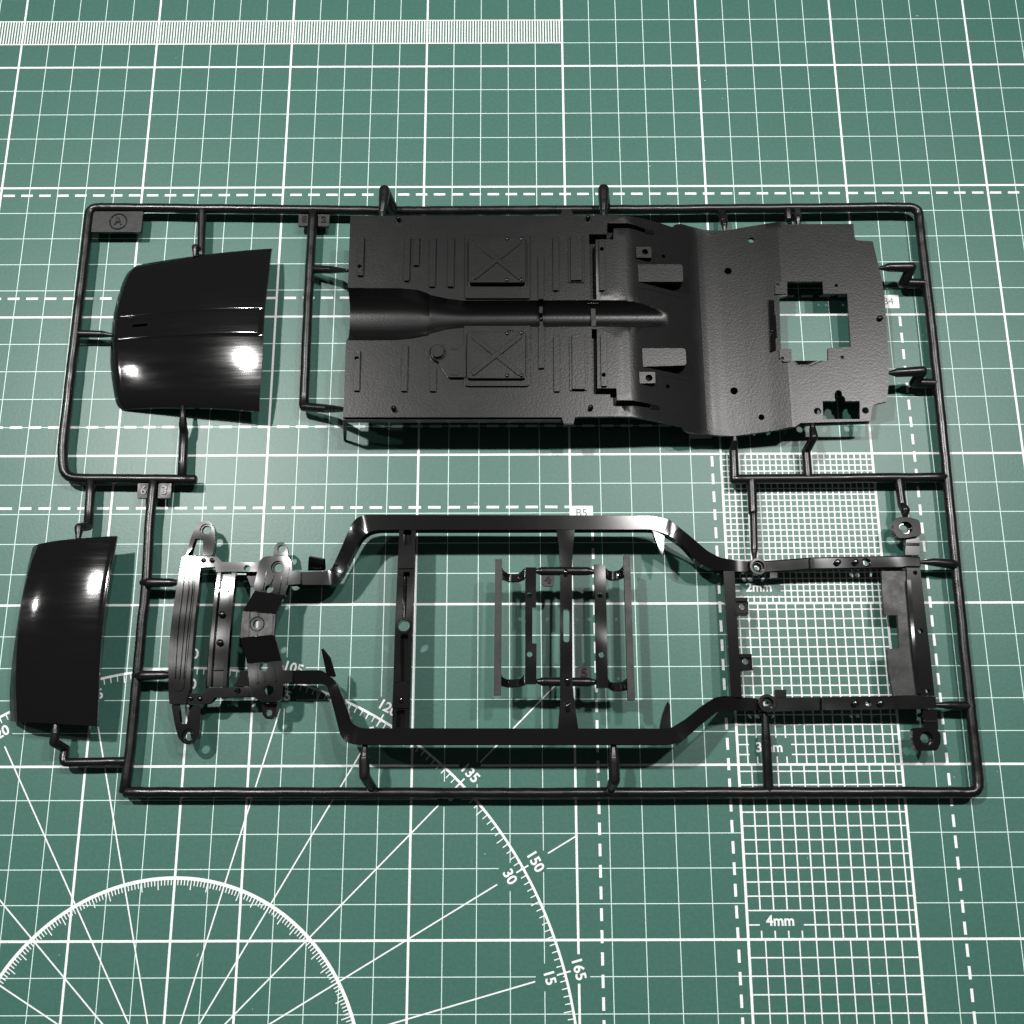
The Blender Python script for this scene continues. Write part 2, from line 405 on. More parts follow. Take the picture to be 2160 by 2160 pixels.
gate([(58.55,-9.99,4.50),(58.16,-21.31,5.20),(58.27,-21.66,5.30),(57.55,-34.06,6.40),(57.31,-37.18,6.60)], [1.6, 1.5, 1.2, 1.15, .5])
gate([(106.18,-10.15,4.50),(106.26,-19.27,5.20),(106.32,-21.33,7.00),(106.09,-24.40,6.80)], [1.4, 1.35, 1.5, .6])
gate([(121.72,-38.77,4.50),(119.46,-38.78,6.00),(113.90,-38.28,6.60),(109.42,-38.26,6.60)], [1.5, 1.55, 1.3, .5])
gate([(120.69,-82.97,4.50),(114.62,-82.75,5.60),(108.96,-82.65,6.40)], [1.5, 1.35, .6])
gate([(57.64,-107.77,4.50),(57.56,-92.79,6.00),(57.54,-84.36,6.60)], [1.6, 1.5, .9])
gate([(-61.25,-106.86,4.50),(-62.66,-103.12,12.80),(-62.91,-98.24,13.20),(-62.82,-96.61,13.20),(-62.75,-94.42,13.20)], [1.5, 1.6, 1.6, 1.15, .8])
gate([(10.26,-107.07,4.50),(10.72,-104.55,12.60),(10.70,-98.47,13.20),(10.67,-94.37,13.20)], [1.5, 1.7, 1.6, .8])
gate([(-135.75,-43.59,4.50),(-132.91,-44.01,6.60),(-125.93,-44.12,7.00),(-123.55,-44.12,7.00)], [1.2, 1.6, 1.35, .7])
gate([(-135.38,-72.93,4.50),(-132.46,-73.02,6.60),(-126.08,-72.94,7.00),(-123.03,-72.95,7.00)], [1.2, 1.6, 1.35, .7])
# flat tags with raised figures
def tag(q, z, s, size, th=1.1, rr=.5, dx=0, ring_r=0):
    o = plate('number_tag', rounded(q, rr), z, th, M_TAG, SPRUE, bev=.2)
    cx = sum(a[0] for a in q)/4+dx; cy = sum(a[1] for a in q)/4
    text_mesh('raised_figure', s, size, cx, cy, z-.05, 0, .3, M_SATIN, o, bold=.04, rnd_=.08)
    if ring_r:
        bm = bmesh.new(); cdt_plate(bm, circle(cx, cy, ring_r, 36), [circle(cx, cy, ring_r-.5, 36)], z+.3, .35); bevel(from_bm('raised_ring', bm, M_SATIN, o), .22)
tag([(-164.22,87.59),(-146.94,87.53),(-147.09,79.58),(-164.26,79.65)], 5.2, 'A', 3.6, rr=[.9, .3, .3, .2], dx=.35, ring_r=3.15)
tag([(-93.02,87.00),(-89.12,86.98),(-89.03,82.18),(-92.98,82.19)], 4.4, 'E', 3.2)
tag([(-86.18,86.90),(-82.21,86.88),(-82.35,82.00),(-86.16,82.02)], 4.4, '2', 3.2)
tag([(-140.19,-10.96),(-136.31,-10.97),(-136.21,-16.00),(-139.95,-15.99)], 5.0, '6', 4.2, dx=.1)
tag([(-133.44,-10.98),(-129.22,-10.99),(-129.15,-16.03),(-133.35,-16.01)], 5.0, '3', 4.2)

# ------------------------------------------------------------------ floor pan
PAN_X = [(14.47, 16.8), (15.62, 16.797), (16.77, 16.768), (17.92, 16.681), (19.07, 16.503), (20.22, 16.228), (21.37, 15.879), (22.53, 15.491), (23.68, 15.091), (24.83, 14.689), (25.98, 14.287), (27.13, 13.886), (28.28, 13.484), (29.43, 13.082), (30.58, 12.68), (31.73, 12.278), (32.88, 11.876), (34.03, 11.474), (35.18, 11.073), (36.33, 10.671), (37.48, 10.269), (38.63, 9.867), (39.78, 9.465), (40.93, 9.063), (42.08, 8.664), (43.23, 8.291), (44.38, 7.971), (45.53, 7.734), (46.68, 7.585), (47.83, 7.507), (48.98, 7.486), (50.14, 7.508), (51.29, 7.565), (52.44, 7.642), (53.59, 7.727), (54.74, 7.813), (55.89, 7.902), (57.04, 7.999), (58.19, 8.105), (59.34, 8.22), (60.49, 8.339), (61.64, 8.461), (62.79, 8.584), (63.94, 8.712), (65.09, 8.848), (66.24, 8.996), (67.39, 9.155), (68.54, 9.319), (69.69, 9.486), (70.84, 9.654), (71.85, 9.8)]
def zpan(x):
    if x <= PAN_X[0][0]: return PAN_X[0][1]
    for (x0, z0), (x1, z1) in zip(PAN_X, PAN_X[1:]):
        if x <= x1: return z0+(z1-z0)*(x-x0)/(x1-x0)
    return PAN_X[-1][1]
TUN_T = [(-78.00,52.24),(-72.56,52.22),(-55.74,51.98),(-49.97,51.45),(-46.37,50.07),(-45.74,49.56),(-39.98,48.18),(-34.85,47.48),(6.24,47.50),(40.04,47.55)]
TUN_B = [(-77.23,33.54),(-72.78,33.52),(-56.98,33.46),(-50.70,34.11),(-46.11,35.09),(-45.51,35.75),(-39.84,37.23),(-34.46,37.88),(7.26,38.07),(39.59,37.95)]
def lerp_tab(tab, x):
    if x <= tab[0][0]: return tab[0][1]
    for a, b in zip(tab, tab[1:]):
        if x <= b[0]: return a[1]+(b[1]-a[1])*(x-a[0])/max(1e-6, b[0]-a[0])
    return tab[-1][1]
TUN_STEP = TUN_T[4][0]; TUN_END = next(a for a, b in PAN_X if b < Z_VALLEY+1.2)
def zsurf(x, y):
    z = zpan(x)
    if x < TUN_END:
        a, b = lerp_tab(TUN_B, x), lerp_tab(TUN_T, x)
        if a < y < b:
            s = abs(2*(y-a)/(b-a)-1); D = 6.2 if x < TUN_STEP else 4.6
            z = min(z, Z_PAN-D*(1-s**3.2))
    return z
OUT = [(-72.90,78.70),(-47.35,78.69),(-15.61,78.66),(-2.60,78.61),(-1.93,80.83),(1.09,80.82),(1.68,78.59),(12.79,78.64),(19.17,78.63),(24.61,78.64),(31.12,78.17),(35.65,77.46),(36.90,78.70),(38.80,79.35),(42.56,79.00),(46.42,78.42),(50.16,78.10),(53.85,77.95),(56.74,78.17),(59.15,78.58),(65.54,79.32),(72.83,80.13),(74.54,79.04),(84.73,79.07),(97.67,79.13),(97.70,73.91),(97.96,73.19),(98.73,72.83),(103.69,72.46),(104.59,64.80),(105.41,58.11),(105.77,51.82),(105.48,43.71),(105.13,33.50),(104.25,20.94),(102.86,14.51),(99.87,13.86),(98.75,13.37),(98.07,12.72),(97.01,7.83),(85.33,7.54),(74.41,7.26),(73.45,6.61),(72.31,5.80),(63.92,4.76),(54.83,3.80),(53.00,3.61),(48.74,3.85),(45.00,4.15),(41.11,4.08),(37.70,4.16),(36.28,4.80),(35.35,5.82),(31.52,6.32),(27.70,6.66),(23.28,6.92),(18.92,7.18),(12.57,7.18),(2.05,7.05),(0.99,6.98),(0.50,4.83),(-2.65,4.84),(-3.22,6.91),(-16.00,6.96),(-46.07,7.06),(-72.54,7.15)]
HOLES = [[(73.61,57.57),(85.41,57.53),(85.36,53.07),(93.34,53.04),(92.98,33.77),(85.40,33.39),(85.03,28.87),(73.04,28.92),(73.19,33.06),(69.92,33.19),(70.52,51.67),(73.24,52.37)],
    [(82.09,14.76),(86.25,14.75),(86.08,16.13),(86.28,17.51),(86.99,18.43),(87.87,18.58),(88.54,17.96),(88.63,16.73),(89.51,15.81),(89.50,14.74),(94.16,14.72),(93.66,8.47),(81.82,8.51)],
    [(6.82,71.50),(12.85,71.48),(12.96,75.58),(19.95,75.85),(23.00,75.51),(26.07,74.80),(25.76,73.32),(22.64,73.86),(19.89,73.97),(15.03,73.70),(14.91,69.51),(8.98,69.53),(8.75,47.68),(6.67,47.68)],
    [(6.93,37.23),(8.65,37.22),(8.30,16.69),(14.42,16.67),(14.45,12.61),(16.79,12.62),(19.36,12.68),(22.56,12.40),(25.50,12.12),(25.21,10.73),(21.92,10.82),(19.01,10.76),(12.51,10.67),(12.34,14.57),(6.48,14.59)]]
TS = (.02, .05, .09, .14, .2, .28, .37, .46, .54, .63, .72, .8, .86, .91, .95, .98)
e0, e1 = OUT[-1], OUT[0]
for s in (0.,)+TS+(1.,):
    xm = e0[0]+(e1[0]-e0[0])*.5; y = lerp_tab(TUN_B, xm)+(lerp_tab(TUN_T, xm)-lerp_tab(TUN_B, xm))*s; OUT.append((e0[0]+(e1[0]-e0[0])*(y-e0[1])/(e1[1]-e0[1]), y))
def disc(q, r): c = q[0]; return circle(c[0], c[1], r, 16)
for q, r in (([(54.41,62.56)], 1.25), ([(62.85,73.73)], 1.0), ([(62.16,9.72)], 1.0), ([(80.15,11.26)], 1.2), ([(95.73,11.45)], 1.15), ([(53.96,19.20)], 1.25), ([(89.95,56.04)], .6), ([(89.75,30.00)], .65), ([(32.02,65.79)], .65), ([(31.55,19.00)], .7)): HOLES.append(disc(q, r))
for q in ([(-68.96,59.51)], [(10.88,65.52)], [(-68.79,26.90)], [(10.33,20.92)]): HOLES.append(disc(q, .68))
XT0, XT1 = OUT[0][0], TUN_END
extra = []
xs = [a for a, _ in PAN_X[::2]]+[TUN_STEP-.15, TUN_STEP+.15]; x = min(q[0] for q in OUT)
while x < max(q[0] for q in OUT): xs.append(x); x += 1.7
ymin, ymax = min(q[1] for q in OUT), max(q[1] for q in OUT)
for x in xs:
    y = ymin
    while y < ymax:
        if inside(OUT, x, y) and not any(inside(h, x, y) for h in HOLES):
            if not (x < TUN_END and lerp_tab(TUN_B, x)-.4 < y < lerp_tab(TUN_T, x)+.4): extra.append((x, y))
        y += 2.3
for x in xs:
    if XT0 < x < TUN_END-2:
        a, b = lerp_tab(TUN_B, x), lerp_tab(TUN_T, x)
        for s in TS:
            y = a+(b-a)*s
            if inside(OUT, x, y) and not any(inside(h, x, y) for h in HOLES): extra.append((x, y))
lines = []
for tab in (TUN_T, TUN_B):
    pts = [(XT0+.6, lerp_tab(tab, XT0+.6))]+[q for q in tab if XT0+.6 < q[0] < PAN_X[0][0]]+[(PAN_X[0][0]+4, lerp_tab(tab, PAN_X[0][0]+4))]
    lines.append(pts)
PAN = plate('floor_pan', OUT, zsurf, 1.3, M_SATIN, SPRUE, HOLES, bev=.16, extra=extra, lines=lines, seg=1, smooth=28)
PAN['label'] = 'satin black car floor pan with tunnel, ribs and square spare tyre opening'
def pan_bit(name, poly, h, z=None, rr=.35, bev=.14, mat=M_SATIN, sink=.5, holes=()):
    """a raised detail standing h above the pan"""
    zt = (lambda x, y: zpan(x)+h) if z is None else z
    return plate(name, rounded(poly, rr, 3) if rr else poly, zt, h+sink if z is None else sink, mat, PAN, holes, bev=bev)
RH = .95
RIBS = [([(-69.80,70.31),(-67.86,70.30),(-67.78,56.23),(-69.72,56.24)], [(-68.96,59.51)]), ([(-54.37,70.35),(-52.52,70.35),(-52.55,54.26),(-54.49,54.26)], None), ([(-51.49,70.24),(-49.52,70.24),(-49.52,59.76),(-51.51,59.86)], None),
    ([(-46.14,70.22),(-44.00,70.22),(-44.06,52.09),(-46.09,52.10)], None), ([(-40.03,70.20),(-37.97,70.19),(-37.97,52.07),(-40.09,52.07)], None),
    ([(-10.30,63.01),(-8.25,63.01),(-8.54,47.47),(-10.27,47.47)], None), ([(-5.24,70.28),(-3.30,70.27),(-3.58,50.62),(-5.43,50.62)], None),
    ([(10.06,69.13),(11.90,69.13),(11.57,50.58),(9.69,50.59)], [(10.88,65.52)]),
    ([(-69.63,29.78),(-67.75,29.78),(-67.66,15.77),(-69.53,15.78)], [(-68.79,26.90)]), ([(-54.27,31.58),(-52.39,31.57),(-52.48,15.60),(-54.40,15.61)], None), ([(-45.14,25.10),(-43.25,23.87),(-43.29,15.51),(-45.15,15.51)], None),
    ([(-10.33,38.06),(-8.47,38.05),(-8.57,23.26),(-10.47,23.27)], None), ([(-5.50,34.78),(-3.55,34.77),(-3.70,15.31),(-5.61,15.31)], None),
    ([(9.66,35.04),(11.60,35.04),(11.41,17.04),(9.50,17.05)], [(10.33,20.92)])]
for q, h in RIBS: pan_bit('rib', q, RH, bev=.08, holes=[disc(h, .68)] if h else ())
for q in ([(-0.18,70.59),(5.23,70.57),(4.88,53.64),(-0.34,53.66)], [(-0.43,34.91),(5.29,34.89),(5.11,15.79),(-0.59,15.81)]): pan_bit('wide_rib', q, .5, bev=.08)
for q in ([(0.64,70.45),(4.46,70.44),(4.13,54.03),(0.36,54.04)], [(0.45,34.82),(4.52,34.80),(4.35,15.94),(0.18,15.96)]): pan_bit('raised_bar', q, 1.35, bev=.2)
# small blocks across the tunnel
for q, z in (([(-10.00,46.08),(-8.78,46.08),(-8.81,43.69),(-10.02,43.69)], Z_PAN-1.6), ([(-9.93,40.80),(-8.72,40.80),(-8.74,39.05),(-9.95,39.05)], Z_PAN-1.6)): pan_bit('tunnel_block', q, 0, z=z, sink=3.5)
c = [(-9.40,41.99)][0]; peg('tunnel_knob', c[0], c[1], Z_PAN-3.6, .75, 1.6, M_SATIN, PAN)
# access covers
def cover(base, top, h, base_r, bolts):
    pan_bit('cover_base', base, .8, rr=base_r, bev=.12)
    pan_bit('access_cover', top, 0, z=Z_PAN+h, rr=1.1, bev=.3, sink=h+.3)
    p = top; cx = sum(a[0] for a in p)/4; cy = sum(a[1] for a in p)/4
    for i, j in ((0, 2), (1, 3)):
        a, b = Vector(p[i]).lerp(Vector((cx, cy)), .17), Vector(p[j]).lerp(Vector((cx, cy)), .17); d = (b-a).normalized(); n = Vector((-d.y, d.x))*.85
        pan_bit('cover_rib', [a+n, a-n, b-n, b+n], 0, z=Z_PAN+h+(.38 if i else .35), rr=.7, bev=.1, sink=.6)
    for q in bolts: peg('bolt', q[0], q[1], Z_PAN+h, .62, .5, M_SATIN, PAN)
cover([(-34.45,71.04),(-12.81,70.96),(-12.98,47.80),(-34.43,47.88)], [(-33.27,69.18),(-14.21,69.10),(-14.32,52.45),(-33.14,52.52)], 2.7, .6, [(-20.45,68.29),(-15.79,68.27),(-20.47,53.42),(-15.75,53.40)])
cover([(-34.43,38.14),(-12.91,38.07),(-13.07,17.21),(-34.39,17.28)], [(-33.46,35.51),(-14.39,35.44),(-14.58,19.27),(-33.47,19.34)], 2.0, [.3, .3, 1.6, 1.6], [(-20.45,34.85),(-15.81,34.98),(-20.48,20.29),(-15.89,20.27)])
for q in [(-20.14,52.82),(-19.39,52.76),(-18.63,52.82),(-15.51,52.87)] + [(-20.09,36.40),(-19.43,36.46),(-18.74,36.46)]: peg('rivet', q[0], q[1], Z_PAN+.6, .25, .55, M_SATIN, PAN, 8)
pan_bit('pump_bracket', [(-42.70,31.24),(-33.88,31.05),(-33.65,20.08),(-39.29,20.10),(-42.47,25.51),(-44.33,26.19),(-45.34,27.72),(-45.51,29.40),(-44.82,30.63)], 1.3, rr=.5, bev=.1)
c = [(-42.84,28.63)][0]; plate('pump_knob', circle(c[0], c[1], 2.05, 28), Z_PAN+2.5, 2.2, M_SATIN, PAN, bev=.5)
ring('pump_rim', c[0], c[1], Z_PAN+1.2, 2.75, 2.3, .35, M_SATIN, PAN)
for q in ([(-38.68,30.96),(-36.12,30.95),(-36.10,29.72),(-38.66,29.73)], [(-38.68,22.13),(-36.08,22.12),(-36.07,20.82),(-38.67,20.83)]): pan_bit('bracket_block', q, 1.5, rr=.2)
for q in [(-56.65,76.91),(6.55,77.14)] + [(-56.51,9.74),(5.94,9.82)]: peg('locating_peg', q[0], q[1], Z_PAN, .85, 2.0, M_SATIN, PAN)
c = [(103.33,43.80)][0]; peg('locating_peg', c[0], c[1], Z_TAIL, .95, 1.4, M_SATIN, PAN)
# deep slot behind the tunnel: its floor, its bridge and end lugs
def grow(poly, d):
    p = poly if area2(poly) > 0 else poly[::-1]; out = []
    for i in range(len(p)):
        a, b, c_ = Vector(p[i-1]), Vector(p[i]), Vector(p[(i+1) % len(p)]); u, v = (b-a).normalized(), (c_-b).normalized()
        n1, n2 = Vector((u.y, -u.x)), Vector((v.y, -v.x)); m = (n1+n2); k = d/max(.35, (1+n1.dot(n2))/1.0)
        out.append(tuple(b+m*k))
    return out
for q in (HOLES[2], HOLES[3]):
    bm = bmesh.new(); cdt_plate(bm, grow(q, .8), [q], lambda x, y: zpan(x)-1.2, 3.6); from_bm('slot_wall', bm, M_SATIN, PAN)
    bm = bmesh.new(); cdt_plate(bm, grow(q, .8), [], lambda x, y: zpan(x)-4.6, .8); from_bm('slot_floor', bm, M_SATIN, PAN)
plate('tunnel_bridge', [(7.04,48.21),(8.56,48.21),(8.79,39.66),(7.14,39.66)], Z_PAN-3.2, 1.2, M_SATIN, PAN, bev=.15)
for q in ([(25.97,74.68),(28.86,74.76),(28.90,73.27),(25.91,73.02)], [(25.43,11.81),(28.23,12.02),(28.26,10.51),(25.37,10.30)]): pan_bit('slot_lug', q, .35, rr=.15, mat=M_RAIL)
# boxes and pads standing on the slope
def slope_box(name, q, z, rr, bev=.25, holes=()): return plate(name, rounded(q, rr, 4), z, 9, M_SATIN, PAN, holes, bev=bev) if 0 else plate(name, rounded(q, rr, 4), z, 4.6, M_SATIN, PAN, holes, bev=bev)
slope_box('seat_box', [(22.85,61.09),(37.73,61.04),(37.67,54.66),(22.93,54.71)], Z_PAN-1.3, [.15, 1.2, .8, .15])
slope_box('seat_box', [(23.29,31.11),(37.42,31.06),(37.40,25.11),(23.38,24.70)], Z_PAN-1.5, [.15, 1.3, 1.0, .15])
q = [(22.40,67.20),(27.48,67.18),(27.48,63.18),(22.35,63.20)]; slope_box('pad', q, Z_PAN-.7, .15, holes=[disc([(25.36,65.30)], 1.05)])
q = [(21.94,22.58),(27.06,22.56),(27.02,18.70),(22.01,18.63)]; slope_box('pad', q, Z_PAN-.8, .15, holes=[disc([(25.05,20.50)], 1.15)])
# raised outlines on the slope
for q in ([(23.12,52.74),(25.25,52.89),(39.10,51.80),(39.15,51.61),(25.09,52.60),(23.11,52.55)], [(27.56,22.73),(38.90,22.22),(38.82,21.96),(27.46,22.47)], [(20.53,32.83),(20.74,32.85),(20.60,23.45),(22.07,23.43),(22.06,23.19),(20.35,23.21)]): pan_bit('slope_line', q, .12, rr=0, bev=0)
# lugs and slanted strip round the opening
pan_bit('opening_lug', [(69.38,56.62),(70.26,57.43),(73.43,57.42),(73.11,52.77),(69.12,52.79)], 0, z=Z_TAIL+.3, rr=.25, sink=1.8, holes=[disc([(70.33,56.22)], .62)])
pan_bit('opening_lug', [(69.18,32.85),(72.99,32.84),(72.67,28.39),(70.27,28.40),(69.05,29.72)], 0, z=Z_TAIL+.5, rr=.25, sink=2.0, holes=[disc([(69.91,29.49)], .62)])
st = [(66.85,50.63,10.10),(70.86,51.36,8.60),(70.13,32.96,8.60),(66.22,32.32,10.10)]
plate('opening_strip', [p_[:2] for p_ in st], plane_z(st[:3]), 1.0, M_RAIL, PAN, bev=.1)
gl = [(67.47,45.23,9.95),(69.21,45.70,9.30),(69.14,37.24,9.30),(67.09,36.96,9.95)]
plate('strip_glint', [p_[:2] for p_ in gl], plane_z([gl[0], gl[1], gl[2]]), .6, M_FRAME, PAN, bev=.1)  # glossy plate laid on in the shape of the strip's glint
# skirt leg at the corner and thin lip under the near edge
lg = [(-72.90,7.61),(-71.53,7.60),(-71.59,6.97),(-72.71,6.97)]
bm = bmesh.new()
a0 = [(-72.89,7.43,15.60),(-71.53,7.43,15.60),(-71.50,6.63,15.60),(-72.71,6.63,15.60)]; b0 = [(-74.92,5.42,0.60),(-73.90,5.42,0.60),(-73.87,4.76,0.60),(-74.89,4.76,0.60)]
va = [bm.verts.new(p_) for p_ in a0]; vb = [bm.verts.new(p_) for p_ in b0]
for k in range(4): bm.faces.new((va[k], va[(k+1) % 4], vb[(k+1) % 4], vb[k]))
bm.faces.new(va[::-1]); bm.faces.new(vb); from_bm('skirt_leg', bm, M_SATIN, PAN)
plate('light_block_wall', [(-71.51,10.51),(-3.26,10.28),(-3.28,8.99),(-71.46,9.23)], Z_PAN-1.2, 8.6, M_SATIN, PAN, bev=0)  # added wall under the pan, blocks light leaking past the near edge
plate('edge_lip', [(-72.89,7.48),(-3.27,7.24),(-3.28,6.44),(-72.86,6.68)], Z_PAN-1.25, 2.6, M_SATIN, PAN, bev=0)
plate('tail_lip', [(75.29,7.55),(97.38,8.12),(97.33,7.64),(75.26,7.06)], Z_TAIL-1.2, 1.6, M_SATIN, PAN, bev=0)

# ------------------------------------------------------------------ glossy panels
def shell(name, grid, thick, mat, parent, hole=None):
    """curved sheet from rows of points, with thickness"""
    bm = bmesh.new(); n, m = len(grid), len(grid[0])
    T = [[bm.verts.new(p) for p in r] for r in grid]; B = [[bm.verts.new((p[0], p[1], p[2]-thick)) for p in r] for r in grid]
    gone = lambda i, j: hole and hole[0] <= i < hole[1] and hole[2] <= j < hole[3]
    if hole:
        i0, i1, j0, j1 = hole
        hl = [(i0, j) for j in range(j0, j1)]+[(i, j1) for i in range(i0, i1)]+[(i1, j) for j in range(j1, j0, -1)]+[(i, j0) for i in range(i1, i0, -1)]
        for (a, b), (c_, d) in zip(hl, hl[1:]+hl[:1]): bm.faces.new((T[a][b], T[c_][d], B[c_][d], B[a][b]))
    for i in range(n-1):
        for j in range(m-1):
            if gone(i, j): continue
            bm.faces.new((T[i][j], T[i+1][j], T[i+1][j+1], T[i][j+1])); bm.faces.new((B[i][j], B[i][j+1], B[i+1][j+1], B[i+1][j]))
    ed = [(0, j) for j in range(m)]+[(i, m-1) for i in range(1, n)]+[(n-1, j) for j in range(m-2, -1, -1)]+[(i, 0) for i in range(n-2, 0, -1)]
    for (a, b), (c_, d) in zip(ed, ed[1:]+ed[:1]): bm.faces.new((T[a][b], B[a][b], B[c_][d], T[c_][d]))
    bmesh.ops.delete(bm, geom=[v for v in bm.verts if not v.link_faces], context='VERTS')
    return from_bm(name, bm, mat, parent, 40)
def resample(c, n):
    """even points along a smooth curve through c"""
    P_ = [Vector(q) for q in c]; P_ = [P_[0]*2-P_[1]]+P_+[P_[-1]*2-P_[-2]]; fine_ = []
    for i in range(1, len(P_)-2):
        p0, p1, p2, p3 = P_[i-1:i+3]; d1 = (p2-p1).length; m1 = (p2-p0)*(d1/max(1e-6, (p2-p1).length+(p1-p0).length)); m2 = (p3-p1)*(d1/max(1e-6, (p3-p2).length+(p2-p1).length))
        for k in range(24):
            s = k/24; fine_.append(p1*(2*s**3-3*s*s+1)+m1*(s**3-2*s*s+s)+p2*(3*s*s-2*s**3)+m2*(s**3-s*s))
    fine_.append(P_[-2]); L = [0]
    for a, b in zip(fine_, fine_[1:]): L.append(L[-1]+(b-a).length)
    out = []; i = 0
    for k in range(n):
        d = L[-1]*k/(n-1)
        while i < len(L)-2 and L[i+1] < d: i += 1
        out.append(tuple(fine_[i].lerp(fine_[i+1], (d-L[i])/max(1e-9, L[i+1]-L[i]))))
    return out
def coons(top, bot, left, right, n, m):
    """patch between four edges; rows run from top to bottom"""
    T, B, L, R_ = resample(top, m), resample(bot, m), resample(left, n), resample(right, n); G = []
    for i in range(n):
        v = i/(n-1); row = []
        for j in range(m):
            u = j/(m-1); p_ = []
            for k in range(3):
                p_.append((1-v)*T[j][k]+v*B[j][k]+(1-u)*L[i][k]+u*R_[i][k]-((1-u)*(1-v)*T[0][k]+u*(1-v)*T[-1][k]+(1-u)*v*B[0][k]+u*v*B[-1][k]))
            row.append(p_)
        G.append(row)
    return G
# bonnet: left nose rolled down, long sides slightly arched
top = [(-151.24,68.89,3.60),(-148.71,69.04,4.60),(-141.07,69.36,6.00),(-127.15,70.04,6.80),(-114.04,70.86,7.10),(-100.85,71.66,7.20)]
bot = [(-150.52,15.98,3.60),(-148.46,15.91,4.60),(-136.50,15.34,6.00),(-127.20,14.69,6.80),(-113.89,13.77,7.10),(-101.54,12.42,7.20)]
left = [(-151.24,68.89,3.60),(-152.87,65.40,3.40),(-154.13,57.95,3.20),(-154.93,49.21,3.00),(-154.84,40.48,3.00),(-154.39,32.51,3.00),(-153.12,24.56,3.20),(-151.76,18.64,3.40),(-150.52,15.98,3.60)]
right = [(-100.85,71.66,7.20),(-100.77,62.52,7.20),(-101.16,47.68,7.20),(-101.02,29.23,7.20),(-101.54,12.42,7.20)]
NV = 171
G = coons(top, bot, left, right, NV, 81)
for i, row in enumerate(G):
    v = i/(NV-1)
    for j, p_ in enumerate(row):
        u = j/80; k = abs(2*v-1)
        p_[2] = 4.6+6.2*(1-(max(0, 1-u)/.93)**2) if u > .07 else 4.6-2.6*((.07-u)/.07)**1.6
        p_[2] -= 2.2*k*k+.9*k**16
        w = abs(v-.485); p_[2] += (.16*max(0, min(1, (.076-w)/.006))-.2*max(0, 1-abs(w-.079)/.005))*min(1, u/.06)*(1 if u < .98 else 0)   # raised centre panel between two grooves
HOOD = shell('bonnet', G, 1.0, M_GLOSS, SPRUE, hole=(79, 82, 13, 21)); HOOD['label'] = 'larger glossy black panel with two crease lines and a small slot'
# boot lid
top = [(-168.32,-31.93,8.60),(-163.22,-31.24,9.20),(-155.56,-30.62,9.70),(-149.35,-30.15,10.00),(-143.48,-29.70,10.10)]
bot = [(-168.50,-87.14,8.60),(-162.97,-87.33,9.20),(-156.18,-87.70,9.70),(-149.49,-88.12,10.00),(-143.81,-88.53,10.10)]
left = [(-168.32,-31.93,8.60),(-169.47,-38.64,8.60),(-170.13,-47.61,8.60),(-170.33,-55.78,8.60),(-170.02,-65.86,8.60),(-169.51,-75.77,8.60),(-168.50,-87.14,8.60)]
right = [(-143.48,-29.70,10.10),(-143.69,-39.04,10.10),(-143.91,-47.29,10.10),(-144.16,-63.48,10.10),(-143.93,-76.65,10.10),(-143.81,-88.53,10.10)]
G = coons(top, bot, left, right, 61, 41)
for i, row in enumerate(G):
    v = i/60
    for j, p_ in enumerate(row):
        u = j/40; p_[2] += 2.7*(1-abs(2*v-1)**2)+.7*sin(pi*min(1, u*1.05))-.5*max(0, (u-.94)/.06)**2
LID = shell('boot_lid', G, 1.0, M_GLOSS, SPRUE); LID['label'] = 'smaller glossy black panel with a downturned side skirt'
top = [(-172.63,-31.79,3.20),(-170.11,-31.74,6.60),(-168.37,-31.91,8.50)]
bot = [(-173.31,-86.32,3.20),(-170.63,-86.81,6.60),(-168.54,-87.20,8.50)]
left = [(-172.63,-31.79,3.20),(-173.51,-39.23,3.20),(-174.19,-49.37,3.20),(-174.74,-59.70,3.20),(-174.81,-70.53,3.20),(-174.38,-78.54,3.20),(-173.31,-86.32,3.20)]
right = [(-168.37,-31.91,8.50),(-169.52,-38.61,8.50),(-170.18,-47.59,8.50),(-170.37,-55.77,8.50),(-170.06,-65.84,8.50),(-169.56,-75.76,8.50),(-168.54,-87.14,8.50)]
Gs = coons(top, bot, left, right, 61, 11)
for i, row in enumerate(Gs):
    v = i/60
    for j, p_ in enumerate(row):
        u = j/10; p_[2] += u*2.7*(1-abs(2*v-1)**2)-.05
shell('side_skirt', Gs, .8, M_TAG, LID)

# ------------------------------------------------------------------ chassis frame
CH = bpy.data.objects.new('chassis_frame', None); COL.objects.link(CH); CH.parent = SPRUE
CH['label'] = 'black ladder chassis frame with cross members'
XD0, XD1 = [(29.23,-59.50)][0][0], [(53.38,-58.43)][0][0]
XF0, XF1 = [(-65.08,-59.20)][0][0], [(-75.76,-58.60)][0][0]
def smooth01(t): t = max(0, min(1, t)); return t*t*(3-2*t)
def zrail(x, y):
    z = Z_RAIL
    if x > XD0: z = Z_RAIL+(Z_REAR-Z_RAIL)*smooth01((x-XD0)/(XD1-XD0))
    if x < XF0: z = Z_RAIL+(Z_ARM-Z_RAIL)*smooth01((XF0-x)/(XF0-XF1))
    return z
def densify(poly, step=2.0):
    out = []
    for a, b in zip(poly, poly[1:]+poly[:1]):
        L = hypot(b[0]-a[0], b[1]-a[1]); k = max(1, int(L/step))
        for i in range(k): t = i/k; out.append((a[0]+(b[0]-a[0])*t, a[1]+(b[1]-a[1])*t))
    return out
